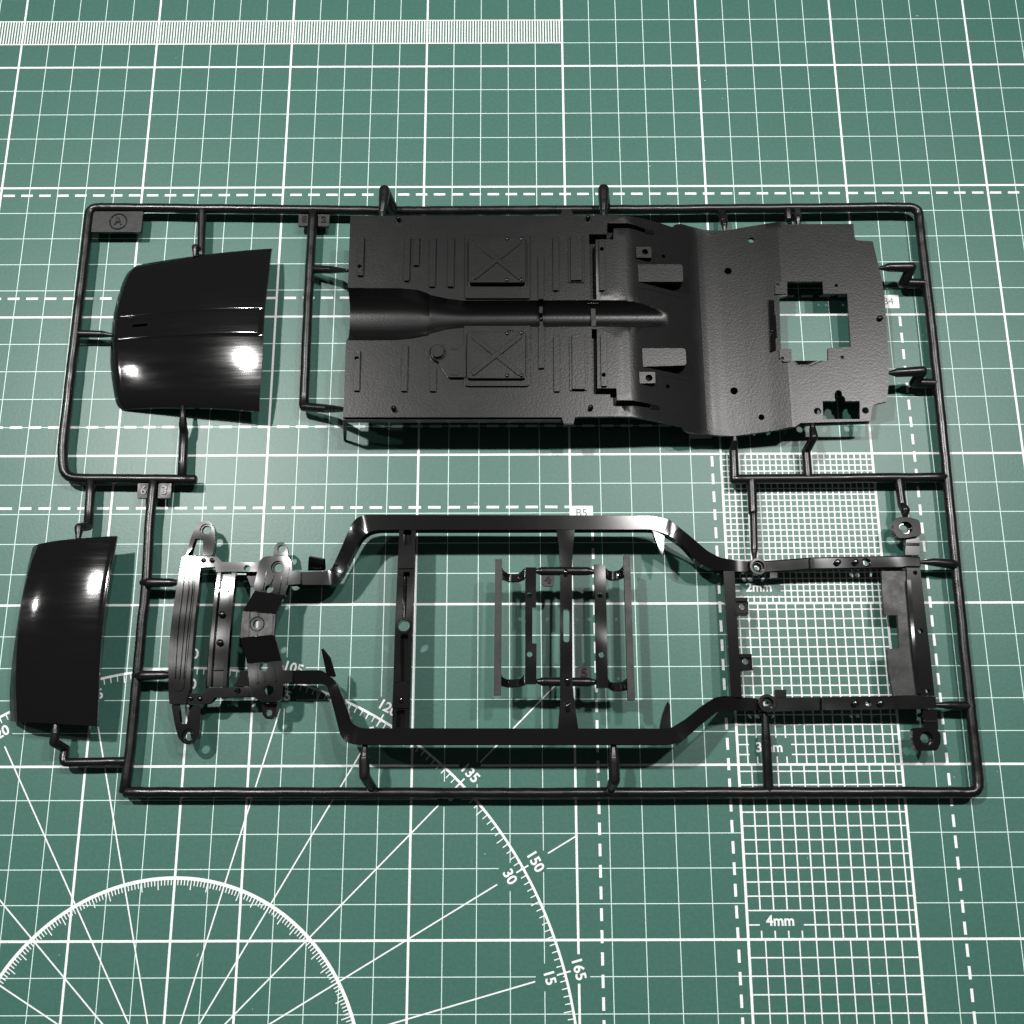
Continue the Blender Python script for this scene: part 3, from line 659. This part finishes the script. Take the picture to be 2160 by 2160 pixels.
r_top = [(-86.91,-41.71),(-75.61,-41.30)] + [(-69.56,-27.22)] + [(-68.01,-25.09),(-65.10,-24.04),(24.52,-24.64),(29.92,-25.88),(33.76,-28.93)] + [(37.47,-31.67)] + [(41.89,-35.06)] + [(46.22,-36.90)] + [(55.66,-37.89),(55.46,-41.23)] + [(43.54,-41.09)] + [(38.31,-39.14)] + [(34.02,-34.21)] + [(29.12,-30.88),(24.35,-29.20),(-60.97,-29.07),(-63.74,-29.81),(-65.87,-31.77),(-68.48,-36.71)] + [(-71.72,-42.96),(-73.26,-44.89),(-74.83,-45.78),(-86.70,-45.74)]
r_bot = [(-88.33,-75.83),(-76.59,-76.01),(-74.98,-77.00),(-72.88,-82.93)] + [(-70.12,-91.49),(-68.51,-93.40),(-65.83,-94.36),(27.61,-94.65),(30.86,-93.43)] + [(36.97,-88.67)] + [(42.52,-84.71),(45.13,-84.30)] + [(55.40,-84.30),(55.64,-80.61),(45.30,-80.01)] + [(41.63,-80.58)] + [(37.27,-83.28)] + [(31.92,-87.33)] + [(27.24,-90.00),(-63.90,-89.59),(-66.61,-88.20),(-67.86,-84.61)] + [(-72.02,-75.88),(-74.85,-73.31),(-76.76,-72.16),(-88.51,-72.27)]
for q in (r_top, r_bot):
    q2 = densify(rounded(q, 1.2, 4)); plate('side_rail', q2, zrail, 4.2, M_RAIL, CH, bev=.3)
# second cross member (with recesses)
P2 = lambda name, q, z, th, holes=(), bev=.2, rr=.15: plate(name, rounded(q, rr, 3), z, th, M_RAIL, CH, holes, bev=bev)
P = lambda name, q, z, th, mat=M_FRAME, holes=(), bev=.2, rr=.15: plate(name, rounded(q, rr, 3) if rr else q, z, th, mat, CH, holes, bev=bev)
cm = [(-54.19,-28.23),(-49.03,-28.25),(-49.37,-60.54),(-49.59,-89.71),(-54.64,-89.69),(-54.69,-60.52)]
h1 = [(-52.84,-28.63),(-50.44,-28.64),(-50.38,-33.74),(-52.77,-33.79)]; h2 = [(-52.85,-61.80),(-50.57,-61.81),(-50.81,-75.96),(-52.68,-75.96)]; h3 = [(-53.35,-84.31),(-51.05,-84.32),(-51.15,-89.48),(-53.44,-89.47)]
h4 = [(-52.68,-42.25),(-50.46,-42.36),(-50.49,-45.85),(-52.49,-45.85)]
hr = [(-53.90,-45.45),(-50.10,-45.46),(-50.05,-55.30),(-54.03,-55.29)]
hc = [(-51.97,-59.11)][0]
slot_up = [(-52.50,-42.41),(-50.55,-42.42),(-50.56,-56.38),(-52.55,-56.38)]
cmo = P('cross_member', cm, Z_CROSS, 3.2, holes=[h1, h2, h3, slot_up, circle(hc[0], hc[1], 1.9, 20, 1.7)])
for q in (h1, h2, h3, slot_up): P('recess_floor', q, Z_CROSS-2.5, .8, bev=0)
ring('boss_ring', hc[0], hc[1], Z_CROSS, 2.5, 1.75, .3, M_FRAME, CH)
for q, z in (([(-54.19,-34.44),(-49.21,-34.46),(-49.17,-41.39),(-54.18,-41.38)], .5), ([(-54.64,-76.55),(-49.58,-76.56),(-49.70,-83.83),(-54.73,-83.81)], .5)):
    P('raised_pad', q, Z_CROSS+z, z+.3, bev=.35)
c = [(-52.05,-81.44)][0]; bm = bmesh.new(); sweep(bm, [(c[0]-.1, c[1]-.6, Z_CROSS+.35), (c[0]+.05, c[1]+1.6, Z_CROSS+.3)], [.75, .1], 12); from_bm('drop_bead', bm, M_GLOSS, CH, 60)
for q in ([(-54.35,-75.08),(-52.81,-75.08),(-52.89,-76.17),(-54.48,-76.17)], [(-50.72,-75.09),(-49.50,-75.09),(-49.59,-76.18),(-50.73,-76.18)], [(-54.07,-41.76),(-52.74,-41.76),(-52.70,-43.43),(-53.97,-43.43)], [(-50.42,-41.82),(-49.10,-41.83),(-49.12,-43.23),(-50.28,-43.22)]): P('corner_block', q, Z_CROSS+.25, .6, bev=.1)
# third cross member
cm3 = [(-5.44,-28.40),(0.60,-28.42),(-0.22,-34.50),(-0.67,-41.20),(-1.19,-76.36),(-4.78,-76.35),(-4.36,-41.18),(-4.59,-34.49)]
cm3b = [(-0.97,-76.36),(-0.76,-82.10),(0.24,-89.95),(-5.76,-89.93),(-4.97,-82.09),(-4.78,-76.35)]
cmw = cm3[:5]+cm3b[1:5]+cm3[6:]
sl = rounded([(-3.59,-54.10),(-1.68,-54.10),(-1.91,-64.29),(-3.67,-64.28)], 2.2, 6)
P('cross_member', cmw, Z_CROSS, 2.6, holes=[sl], bev=.5)
for q in ([(-2.63,-42.05,14.20),(-2.66,-43.88,14.20)], [(-2.79,-75.17,14.20),(-2.58,-77.15,14.20)], [(-2.87,-82.62,14.20),(-2.81,-84.95,14.20)]):
    bm = bmesh.new(); sweep(bm, [(a[0], a[1], Z_CROSS+.1) for a in q], [.9, .55], 12); from_bm('bead', bm, M_GLOSS, CH, 60)
# two spring-plate pieces held between the rails
def bar(name, q, z=Z_INNER, th=2.0, holes=(), rr=.2): return plate(name, rounded(q, rr, 3), z, th, M_TAG if name == 'side_bar' else M_FRAME, INN, holes, bev=.3)
for k in range(2):
    INN = bpy.data.objects.new('bracket_pair', None); COL.objects.link(INN); INN.parent = SPRUE
    if k == 0:
        bar('side_bar', [(-24.31,-38.48),(-22.20,-38.49),(-22.52,-80.07),(-24.76,-80.06)])
        bar('main_bar', [(-15.07,-41.13),(-11.73,-41.15),(-11.84,-53.52),(-12.99,-53.51),(-13.13,-64.66),(-11.82,-64.71),(-12.00,-76.85),(-15.34,-76.84)], holes=[circle(*[(-13.85,-49.80)][0], .85), circle(*[(-13.93,-67.93)][0], .85)])
        LK = [(222, 500, 365), (215, 500, 1650)]
    else:
        bar('main_bar', [(6.12,-40.29),(9.63,-40.30),(9.35,-78.07),(5.92,-78.06)], holes=[circle(*[(7.73,-49.92)][0], .85), circle(*[(7.61,-68.19)][0], .85)])
        bar('side_bar', [(15.32,-37.37),(17.25,-37.38),(17.25,-81.72),(15.09,-81.71)])
    lk = [[(-22.20,-41.11),(-21.61,-42.03),(-20.20,-42.50),(-19.18,-42.69),(-17.64,-42.62),(-16.36,-42.05),(-15.20,-41.13),(-15.09,-44.66),(-16.63,-44.97),(-19.19,-45.17),(-22.20,-44.77)],
          [(-22.47,-73.77),(-22.07,-74.64),(-21.02,-75.09),(-19.03,-75.14),(-16.78,-75.02),(-15.65,-73.91),(-15.29,-77.13),(-17.79,-77.50),(-20.28,-77.61),(-22.47,-77.36)]] if k == 0 else \
         [[(9.61,-41.22),(10.57,-41.74),(12.36,-41.88),(14.17,-41.49),(15.22,-40.58),(15.24,-44.37),(13.31,-44.62),(11.52,-44.70),(9.60,-44.43)],
          [(9.43,-75.23),(10.16,-75.98),(11.65,-76.23),(13.65,-76.04),(15.17,-75.00),(15.18,-78.71),(13.06,-78.90),(11.07,-78.82),(9.40,-78.07)]]
    for q in lk:
        x0, x1 = min(a[0] for a in q), max(a[0] for a in q)
        def zl(x, y, x0=x0, x1=x1): s = abs(2*(x-x0)/(x1-x0)-1); return Z_INNER-.3-2.4*max(0, min(1, (1-s)/.55))
        plate('link', densify(q, .6), zl, 1.6, M_RAIL, INN, bev=.15)
for q in ([(-11.85,-42.16,13.60),(-9.93,-42.21,13.60),(3.95,-42.26,13.60),(6.25,-42.53,13.60)], [(-11.78,-75.88,13.60),(-9.90,-75.96,13.60),(3.85,-76.12,13.60),(5.97,-76.18,13.60)]): gate(q, [.7, 1.35, 1.35, .7])
tag([(-10.07,-42.86),(-6.09,-43.00),(-6.27,-47.04),(-10.11,-46.90)], Z_INNER-.6, '4', 3.6, rr=[.2, .2, 1.4, 1.4])
tag([(0.55,-71.40),(4.31,-71.41),(4.27,-75.77),(0.35,-75.51)], Z_INNER-.6, '5', 4.0)
# spikes on the rails
for q in ([(24.36,-28.95),(28.11,-31.22),(27.69,-36.28),(27.30,-37.73),(25.92,-34.03)], [(24.16,-90.23),(27.51,-90.03),(27.55,-82.97),(26.80,-81.98),(25.23,-85.81)]): P('spike', q, Z_CROSS, 2.0, bev=.35, rr=.3)
# rear cross bar with eyed brackets
P('rear_bar', [(46.98,-41.25),(50.46,-41.26)] + [(50.29,-80.46),(46.99,-80.18)], Z_REAR+.6, 3.0, mat=M_RAIL, bev=.3)
for qa, qp, h, qb in (([(50.25,-49.71),(54.03,-49.72),(53.96,-50.86),(50.18,-50.94)], [(50.42,-50.71),(54.32,-50.81),(54.16,-54.42),(50.14,-54.41)], [(52.30,-52.41)], [(49.73,-54.54),(53.99,-54.46),(53.94,-55.17),(49.78,-55.25)]),
                     ([(50.20,-67.29),(54.10,-67.30),(54.04,-68.41),(50.19,-68.46)], [(50.45,-68.30),(54.28,-68.32),(54.19,-71.70),(50.40,-71.69)], [(52.19,-69.51)], [(50.54,-71.69),(54.14,-71.65),(54.09,-72.39),(50.55,-72.47)])):
    P('bracket_plate', qp, Z_REAR, 1.4, holes=[disc(h, .95)], bev=.2); P('bracket_ear', qa, Z_REAR+.8, 2.6, mat=M_RAIL, bev=.15); P('bracket_ear', qb, Z_REAR+.8, 2.6, mat=M_RAIL, bev=.15)
# rear arms with bosses
def arm(q, holes, extra_z=0): return plate('rear_arm', densify(q, 2), lambda x, y: Z_REAR+.9*smooth01((x-85)/18)-.0, 2.4, M_FRAME, CH, holes, bev=.5)
hA = disc([(92.15,-38.55)], .95)
arm([(55.19,-37.60),(60.73,-37.72),(68.17,-37.24),(74.38,-36.75),(83.66,-36.53),(103.18,-36.50)] + [(104.06,-36.47),(109.10,-36.74),(108.85,-40.39),(104.67,-40.30)] + [(102.78,-40.59),(83.32,-40.69),(74.07,-40.81),(67.88,-41.33),(60.47,-41.80),(54.94,-41.69)], [hA, disc([(57.75,-39.97)], 1.0)])
arm([(55.55,-80.59),(60.33,-80.45),(75.55,-80.35),(85.99,-80.30),(97.93,-80.19)] + [(96.39,-80.19),(105.46,-80.22),(108.77,-80.47),(108.53,-83.88),(105.06,-84.10),(95.54,-84.14)] + [(97.55,-84.10),(85.66,-84.12),(75.24,-84.26),(60.05,-84.63),(55.29,-84.61)], [disc([(57.57,-82.51)], 1.0), disc([(88.49,-82.38)], .85)])
for q in ([(57.98,-39.82)], [(57.82,-82.27)]): c = q[0]; ring('boss', c[0], c[1], Z_REAR, 2.75, 1.75, .9, M_FRAME, CH); ring('boss_collar', c[0], c[1], Z_REAR-.6, 1.8, .95, 0, M_FRAME, CH)
for q in [(83.08,-38.52),(88.62,-38.45)] + [(84.34,-82.37),(91.91,-82.39)]: peg('dimple', q[0], q[1], Z_REAR+.75, .95, .55, M_FRAME, CH)
for q in ([(74.46,-37.04),(75.57,-36.98),(75.35,-40.62),(74.27,-40.68)], [(74.20,-80.58),(74.95,-80.59),(74.71,-84.34),(74.00,-84.33)]): P('arm_band', q, Z_REAR+1.25, .8, bev=.25)
for q in ([(61.65,-41.62),(63.92,-41.63),(63.80,-43.38),(61.54,-43.28)], [(60.48,-78.15),(64.01,-78.16),(63.85,-80.46),(60.33,-80.45)]): P('side_block', q, Z_REAR+.2, 2.0, bev=.3)
# rear plate with its raised edge bar
rp = [(96.84,-41.20),(104.72,-41.23)] + [(104.45,-79.90),(96.55,-79.97),(95.83,-72.55),(96.11,-65.82),(99.87,-65.63)] + [(100.25,-59.25),(100.39,-55.33),(96.27,-55.07),(96.43,-48.15)]
P('rear_plate', rp, Z_REAR-.4, 1.4, mat=M_TAG, bev=.12)
q = [(104.52,-40.34),(108.75,-40.40)] + [(108.79,-66.44),(108.65,-80.15),(104.37,-80.14),(103.85,-66.43)]
P('rear_edge_bar', q, Z_REAR+.5, 2.2, mat=M_RAIL, holes=[disc([(107.01,-41.98)], .7), disc([(106.64,-60.37)], .8), disc([(106.67,-78.66)], .7)], bev=.35)
P('edge_ridge', [(104.03,-44.30),(105.21,-44.30)] + [(104.30,-66.48),(104.24,-79.47),(103.62,-79.46),(103.45,-66.48)], Z_REAR+.95, .9, bev=.25)
# rear eyes on stems
P2('eye_stem', [(105.61,-30.37),(109.88,-30.39),(109.34,-36.11),(104.72,-36.09)], Z_REAR-.1, 2.0, bev=.4)
P2('rear_eye', [(101.68,-25.26),(103.35,-23.90),(106.84,-23.91),(109.83,-25.03),(110.16,-27.47),(109.68,-30.15),(107.41,-30.52),(105.39,-30.90),(102.68,-30.81),(101.64,-28.72)], lambda x, y: Z_LUG+.1*(x-115)-.05*(y+2), 2.4, holes=[circle(*[(105.49,-27.45)][0], 2.0, 22)], bev=.45, rr=.7)
P2('eye_stem', [(104.82,-84.10),(109.22,-84.12),(108.82,-90.07),(104.44,-90.05)], Z_REAR-.1, 2.0, bev=.4)
P2('rear_eye', [(100.78,-90.19),(101.66,-89.62),(107.81,-89.63),(109.14,-91.49),(108.73,-94.26),(107.44,-96.37),(101.21,-96.35),(100.44,-93.54)], Z_LUG, 2.4, holes=[circle(*[(104.64,-92.75)][0], 2.0, 22)], bev=.45, rr=.7)
for q in ([(105.49,-27.45)], [(104.64,-92.75)]): c = q[0]; ring('eye_collar', c[0], c[1], Z_LUG-1.0, 2.1, 1.35, 0, M_FRAME, CH)
for q in ([(105.50,-32.10),(109.57,-32.29),(109.48,-33.13),(105.42,-32.99)], [(104.84,-87.40),(108.68,-87.41),(108.62,-87.99),(104.78,-87.98)]): P('stem_band', q, Z_REAR+.25, .8, bev=.2)

# ---- front end: bumper bar, horns, towers, front cross member
bumper = [(-122.30,-35.92),(-117.05,-36.09),(-116.58,-39.55),(-116.71,-42.06),(-116.65,-45.79),(-116.91,-51.66),(-117.09,-56.26),(-117.12,-63.85),(-117.01,-71.35),(-116.86,-77.28)] + [(-117.19,-78.73),(-117.45,-82.02),(-122.59,-82.00),(-123.15,-78.71)] + [(-123.90,-71.33),(-124.23,-65.34),(-124.30,-60.80),(-124.22,-56.85),(-123.97,-51.64),(-123.71,-47.32),(-123.35,-43.28),(-122.83,-37.02)]
bx = [a[0] for a in bumper]
def zb(x, y): return Z_BUMP+.0
P('bumper_bar', bumper, Z_BUMP, 3.0, bev=.6, rr=.4)
panel = [(-121.62,-40.05),(-118.38,-40.22),(-118.09,-42.09),(-117.94,-50.16),(-118.27,-57.81),(-118.30,-65.38),(-118.38,-71.37),(-118.58,-77.30),(-119.41,-78.18),(-121.21,-77.94),(-122.24,-76.99),(-122.57,-68.37),(-122.69,-59.32),(-122.51,-50.14),(-122.38,-42.08)]
P('bumper_panel', panel, Z_BUMP+.3, .6, bev=.25, rr=.9)
for q in ([(-120.25,-41.48),(-119.94,-41.48),(-119.56,-46.46),(-119.80,-53.24),(-119.97,-60.86),(-119.98,-74.35),(-120.33,-74.34),(-120.37,-60.86),(-120.11,-53.24),(-119.96,-46.46)], [(-118.88,-42.11),(-118.58,-42.11),(-118.39,-47.08),(-118.59,-53.25),(-118.86,-62.38),(-118.78,-74.35),(-119.08,-74.35),(-119.16,-62.38),(-118.89,-53.25),(-118.75,-47.08)], [(-121.64,-42.10),(-121.33,-42.10),(-121.35,-47.08),(-121.63,-53.24),(-121.76,-62.37),(-121.32,-74.34),(-121.62,-74.34),(-122.06,-62.37),(-121.99,-53.24),(-121.68,-47.07)]): P('bumper_rib', q, Z_BUMP+.8, .7, bev=.15, rr=.1)
P('bumper_cap', [(-122.26,-36.16),(-117.64,-36.24),(-117.48,-40.01),(-122.64,-39.87)], Z_BUMP+.45, .8, bev=.3)
P('bumper_cap', [(-122.81,-78.75),(-117.06,-78.91),(-117.39,-81.93),(-122.44,-81.92)], Z_BUMP+.4, .8, bev=.3)
# horns with eyes
hornU = [(-121.79,-35.69),(-120.63,-29.92),(-119.76,-27.04),(-118.97,-25.12),(-116.70,-24.17),(-114.62,-24.98),(-113.38,-27.06),(-112.92,-30.58),(-113.33,-35.72)]; triU = [(-120.43,-35.69),(-119.88,-32.47),(-119.21,-30.18),(-116.82,-30.18),(-116.62,-32.16),(-116.54,-35.71)]
e = [(-116.01,-27.31)][0]
P('horn', hornU, Z_LUG, 2.4, holes=[triU, circle(e[0], e[1], 2.05, 22)], bev=.4, rr=.6); ring('horn_eye', e[0], e[1], Z_LUG-.5, 2.2, 1.35, 0, M_FRAME, CH)
hornL = [(-122.24,-82.04),(-120.66,-88.04),(-119.16,-92.10),(-117.56,-93.60),(-116.06,-93.98),(-114.35,-93.27),(-113.14,-91.68),(-113.00,-87.48),(-113.34,-82.07)]; triL = [(-120.18,-82.05),(-119.10,-87.17),(-118.31,-87.81),(-117.12,-87.81),(-116.84,-85.72),(-116.67,-82.06)]
e = [(-116.27,-91.30)][0]
P('horn', hornL, Z_LUG, 2.4, holes=[triL, circle(e[0], e[1], 2.05, 22)], bev=.4, rr=.6); ring('horn_eye', e[0]+.15, e[1]-.1, Z_LUG-.5, 2.2, 1.35, 0, M_FRAME, CH)
# pads and front arms
P('rivet_pad', [(-117.06,-36.03),(-112.34,-36.11),(-112.19,-39.57),(-116.79,-39.61)], Z_BUMP-.1, 2.0); P('rivet_pad', [(-117.04,-78.79),(-112.72,-78.80),(-112.59,-81.83),(-117.40,-81.81)], Z_BUMP-.1, 2.0)
for q in [(-115.88,-37.42),(-113.17,-37.43)] + [(-116.34,-80.20),(-113.50,-80.36)]: peg('rivet', q[0], q[1], Z_BUMP-.1, .75, .7, M_FRAME, CH)
P('front_arm', [(-112.43,-36.11),(-111.71,-36.27),(-109.94,-37.94),(-97.38,-38.11),(-97.82,-41.12),(-108.87,-41.02),(-111.55,-41.20),(-112.10,-39.57)], Z_BUMP, 2.6, holes=[disc([(-102.09,-39.98)], 1.05)], bev=.4)
P('front_arm', [(-111.80,-77.12),(-98.84,-76.96),(-98.17,-79.73),(-108.92,-79.99),(-110.58,-81.75),(-112.58,-81.92),(-112.57,-78.80)], Z_BUMP, 2.6, holes=[disc([(-102.34,-78.13)], 1.0)], bev=.4)
P('gusset', [(-103.12,-40.60),(-99.16,-40.62),(-100.25,-45.58),(-101.30,-45.11)], 6.5, 1.0, mat=M_RAIL); P('gusset', [(-104.42,-76.41),(-102.14,-71.93),(-100.52,-71.33),(-99.75,-76.42)], 6.0, 1.0, mat=M_RAIL)
# front cross bar: flat web between two flanges
fb = [(-111.22,-41.32),(-105.56,-41.34),(-105.67,-44.47),(-105.77,-48.51),(-105.92,-54.67),(-106.03,-60.77),(-106.02,-66.82),(-106.00,-72.51),(-105.84,-76.73),(-111.76,-76.71),(-111.94,-71.30),(-112.02,-63.78),(-111.84,-57.71),(-111.78,-50.03),(-111.51,-45.07)]
P('front_bar', fb, Z_LUG-.9, 1.6, bev=.2)
for q in ([(-111.22,-41.32),(-110.17,-41.33),(-110.49,-45.70),(-110.71,-50.04),(-110.78,-57.71),(-110.86,-65.30),(-110.83,-71.30),(-110.65,-76.71),(-111.76,-76.71),(-111.94,-71.30),(-112.02,-63.78),(-111.84,-57.71),(-111.78,-50.03),(-111.51,-45.07)], [(-106.85,-41.34),(-105.56,-41.34),(-105.67,-44.47),(-105.77,-48.51),(-105.92,-54.67),(-106.03,-60.77),(-106.02,-66.82),(-106.00,-72.51),(-105.84,-76.73),(-106.92,-76.73),(-107.13,-71.31),(-107.15,-65.31),(-107.14,-57.73),(-107.14,-50.05),(-106.97,-45.09)]): P('bar_flange', q, Z_LUG+.4, 2.4, bev=.4, rr=.1)
for q in [(-109.09,-54.44),(-109.10,-63.19)]: peg('bar_peg', q[0], q[1], Z_LUG-.9, 1.05, 1.3, M_FRAME, CH)
for q in ([(-110.65,-46.47),(-107.37,-46.48),(-107.39,-47.11),(-110.66,-47.19)], [(-110.74,-71.30),(-107.58,-71.31),(-107.50,-71.67),(-110.74,-71.72)]): P('web_step', q, Z_LUG-.3, .9, bev=.2, rr=0)
# towers
tU = [(-97.68,-38.30),(-96.83,-37.21),(-95.34,-36.65),(-88.91,-36.76),(-87.77,-38.33),(-87.30,-41.44),(-87.68,-44.23),(-88.41,-46.39),(-89.24,-49.15),(-98.64,-47.68),(-98.97,-46.35),(-98.55,-44.19),(-98.11,-41.41)]
e1 = [(-91.84,-40.28)][0]; e2 = [(-94.14,-47.08)][0]
P('tower', tU, Z_ARM, 3.0, holes=[circle(e1[0], e1[1], 2.1, 22), circle(e2[0], e2[1], 1.3, 16)], bev=.7, rr=.5); ring('tower_eye', e1[0]+.1, e1[1], Z_ARM-.6, 2.2, 1.45, 0, M_FRAME, CH)
tL = [(-99.36,-70.34),(-89.02,-69.19),(-88.21,-73.18),(-88.04,-79.06),(-88.54,-80.86),(-89.82,-81.73),(-94.24,-81.72),(-96.54,-80.20),(-98.21,-76.98)]
e3 = [(-92.32,-78.17)][0]; e4 = [(-94.26,-71.16)][0]
P('tower', tL, Z_ARM, 3.0, holes=[circle(e3[0], e3[1], 1.9, 22), circle(e4[0], e4[1], 1.35, 16)], bev=.7, rr=.8); ring('tower_eye', e3[0], e3[1], Z_ARM-.3, 2.0, 1.35, .3, M_FRAME, CH)
for q in ([(-95.98,-41.41),(-95.22,-41.42),(-95.92,-47.59),(-96.78,-47.44)], [(-93.47,-42.66),(-92.80,-42.67),(-93.60,-45.75),(-94.27,-45.75)], [(-91.19,-42.67),(-90.43,-42.67),(-90.88,-48.53),(-91.64,-48.41)], [(-88.74,-40.20),(-88.19,-40.20),(-88.60,-45.77),(-89.12,-45.61)]): P('tower_ridge', q, Z_ARM+.45, .7, bev=.3, rr=.2)
for q in ([(-97.12,-70.49),(-96.39,-70.35),(-95.45,-76.10),(-96.28,-76.10)], [(-91.95,-69.92),(-91.36,-69.77),(-90.01,-75.53),(-90.75,-75.53)], [(-94.46,-72.87),(-93.86,-72.87),(-93.42,-75.52),(-94.01,-75.52)]): P('tower_ridge', q, Z_ARM+.4, .7, bev=.3, rr=.2)
P('tower_lug', [(-94.25,-35.88),(-94.06,-32.71),(-93.01,-31.50),(-91.40,-31.45),(-90.03,-32.72),(-89.44,-35.89)], Z_LUG, 1.6, holes=[disc([(-91.85,-33.51)], 1.15)], rr=.4)
P('tower_lug', [(-94.88,-81.83),(-94.48,-85.20),(-93.22,-86.43),(-91.43,-86.61),(-90.45,-85.51),(-90.21,-81.85)], Z_LUG, 1.6, holes=[disc([(-92.58,-84.63)], 1.0)], rr=.4)
Z_MID = 15.6
s1 = [(-98.58,-47.68,11.60),(-89.24,-49.15,11.60),(-90.82,-55.76,15.60),(-100.70,-54.68,15.60)]; s2 = [(-100.92,-62.79,15.60),(-90.77,-61.94,15.60),(-89.08,-69.13,11.60),(-99.31,-70.22,11.60)]
for s_ in (s1, s2): plate('bent_web', [a[:2] for a in s_], plane_z(s_[:3]), 1.8, M_RAIL, CH, bev=.12)
e = [(-96.15,-58.64)][0]
P('centre_plate', [(-100.70,-54.68),(-90.82,-55.76),(-90.79,-58.90),(-90.86,-61.94),(-100.92,-62.79),(-100.90,-58.57)], Z_MID, 2.0, mat=M_TAG, holes=[circle(e[0], e[1], 1.25, 18)], bev=.3); ring('centre_ring', e[0], e[1], Z_MID, 2.3, 1.9, .25, M_FRAME, CH, .3)
for q in ([(-98.74,-55.04),(-98.38,-55.04),(-98.28,-62.60),(-98.63,-62.59)], [(-96.05,-55.29),(-95.75,-55.29),(-95.72,-56.79),(-96.02,-56.79)], [(-96.03,-60.52),(-95.74,-60.52),(-95.77,-62.46),(-96.07,-62.45)], [(-91.55,-55.91),(-91.19,-55.91),(-91.23,-61.73),(-91.58,-61.73)]): P('plate_line', q, Z_MID+.16, .3, bev=0, rr=0)
# sleeves joining towers to rails and upright fins
for q in ([(-88.37,-41.44),(-84.71,-41.61),(-84.51,-45.63),(-88.44,-45.92)], [(-89.01,-72.15),(-85.44,-72.25),(-85.25,-75.90),(-88.50,-75.98)]): P('rail_sleeve', q, Z_ARM+.25, 3.0, bev=.35)
def fin(pts_top, pts_bot):
    bm = bmesh.new(); a = [Vector(p_) for p_ in pts_top]; b = [Vector(p_) for p_ in pts_bot]; n = Vector((.6, .45, 0))
    va = [bm.verts.new(p_) for p_ in (a[0], a[1], b[1], b[0])]; vb = [bm.verts.new(p_+n) for p_ in (a[0], a[1], b[1], b[0])]
    bm.faces.new(va); bm.faces.new(vb[::-1])
    for k in range(4): bm.faces.new((va[k], vb[k], vb[(k+1) % 4], va[(k+1) % 4]))
    bevel(from_bm('fin', bm, M_RAIL, CH), .12)
fin([(-81.81,-37.79,15.00),(-77.18,-38.74,15.00)], [(-82.90,-41.12,10.00),(-77.70,-41.14,10.00)])
fin([(-76.48,-66.41,15.50),(-74.09,-69.24,15.00)], [(-75.26,-73.74,11.20),(-72.75,-74.46,11.80)])

# the frame leans a little on the mat: its near side rests higher
for root in [CH]+[o for o in SPRUE.children if o.name.startswith('bracket_pair')]:
    for o in root.children:
        ym = 0
        if o.name.startswith('side_rail'):
            ys = [v.co.y for v in o.data.vertices]; ym = -17*MM if sum(ys)/len(ys) > -43*MM else -72*MM
        for v in o.data.vertices:
            v.co.z -= .026*(v.co.y+43*MM)
            if ym: v.co.z += .22*max(-4*MM, min(4*MM, v.co.y-ym))   # rails fall away towards the viewer
# dust on the mat
rnd = random.Random(11); bm = bmesh.new()
for _ in range(90):
    x, y = rnd.uniform(-205, 170), rnd.uniform(-170, 178); a = rnd.uniform(0, pi); L = rnd.choice([.12, .16, .2, .3, .7]); w = rnd.uniform(.06, .12)
    d = Vector((cos(a), sin(a), 0)); n = Vector((-d.y, d.x, 0)); c = Vector((x, y, .1))
    vs = [bm.verts.new(c+d*L*s1+n*w*s2+Vector((0, 0, .07*s3))) for s1, s2, s3 in ((-1, 0, 0), (0, -1, 0), (1, 0, 0), (0, 1, 0), (0, 0, 1), (0, 0, -.6))]
    for i in range(4): bm.faces.new((vs[i], vs[(i+1) % 4], vs[4])); bm.faces.new((vs[(i+1) % 4], vs[i], vs[5]))
dust = from_bm('dust_specks', bm, M_WHITE, None, 0); dust['kind'] = 'stuff'; dust['label'] = 'tiny pale dust specks and lint scattered on the green mat'; dust['category'] = 'dust'
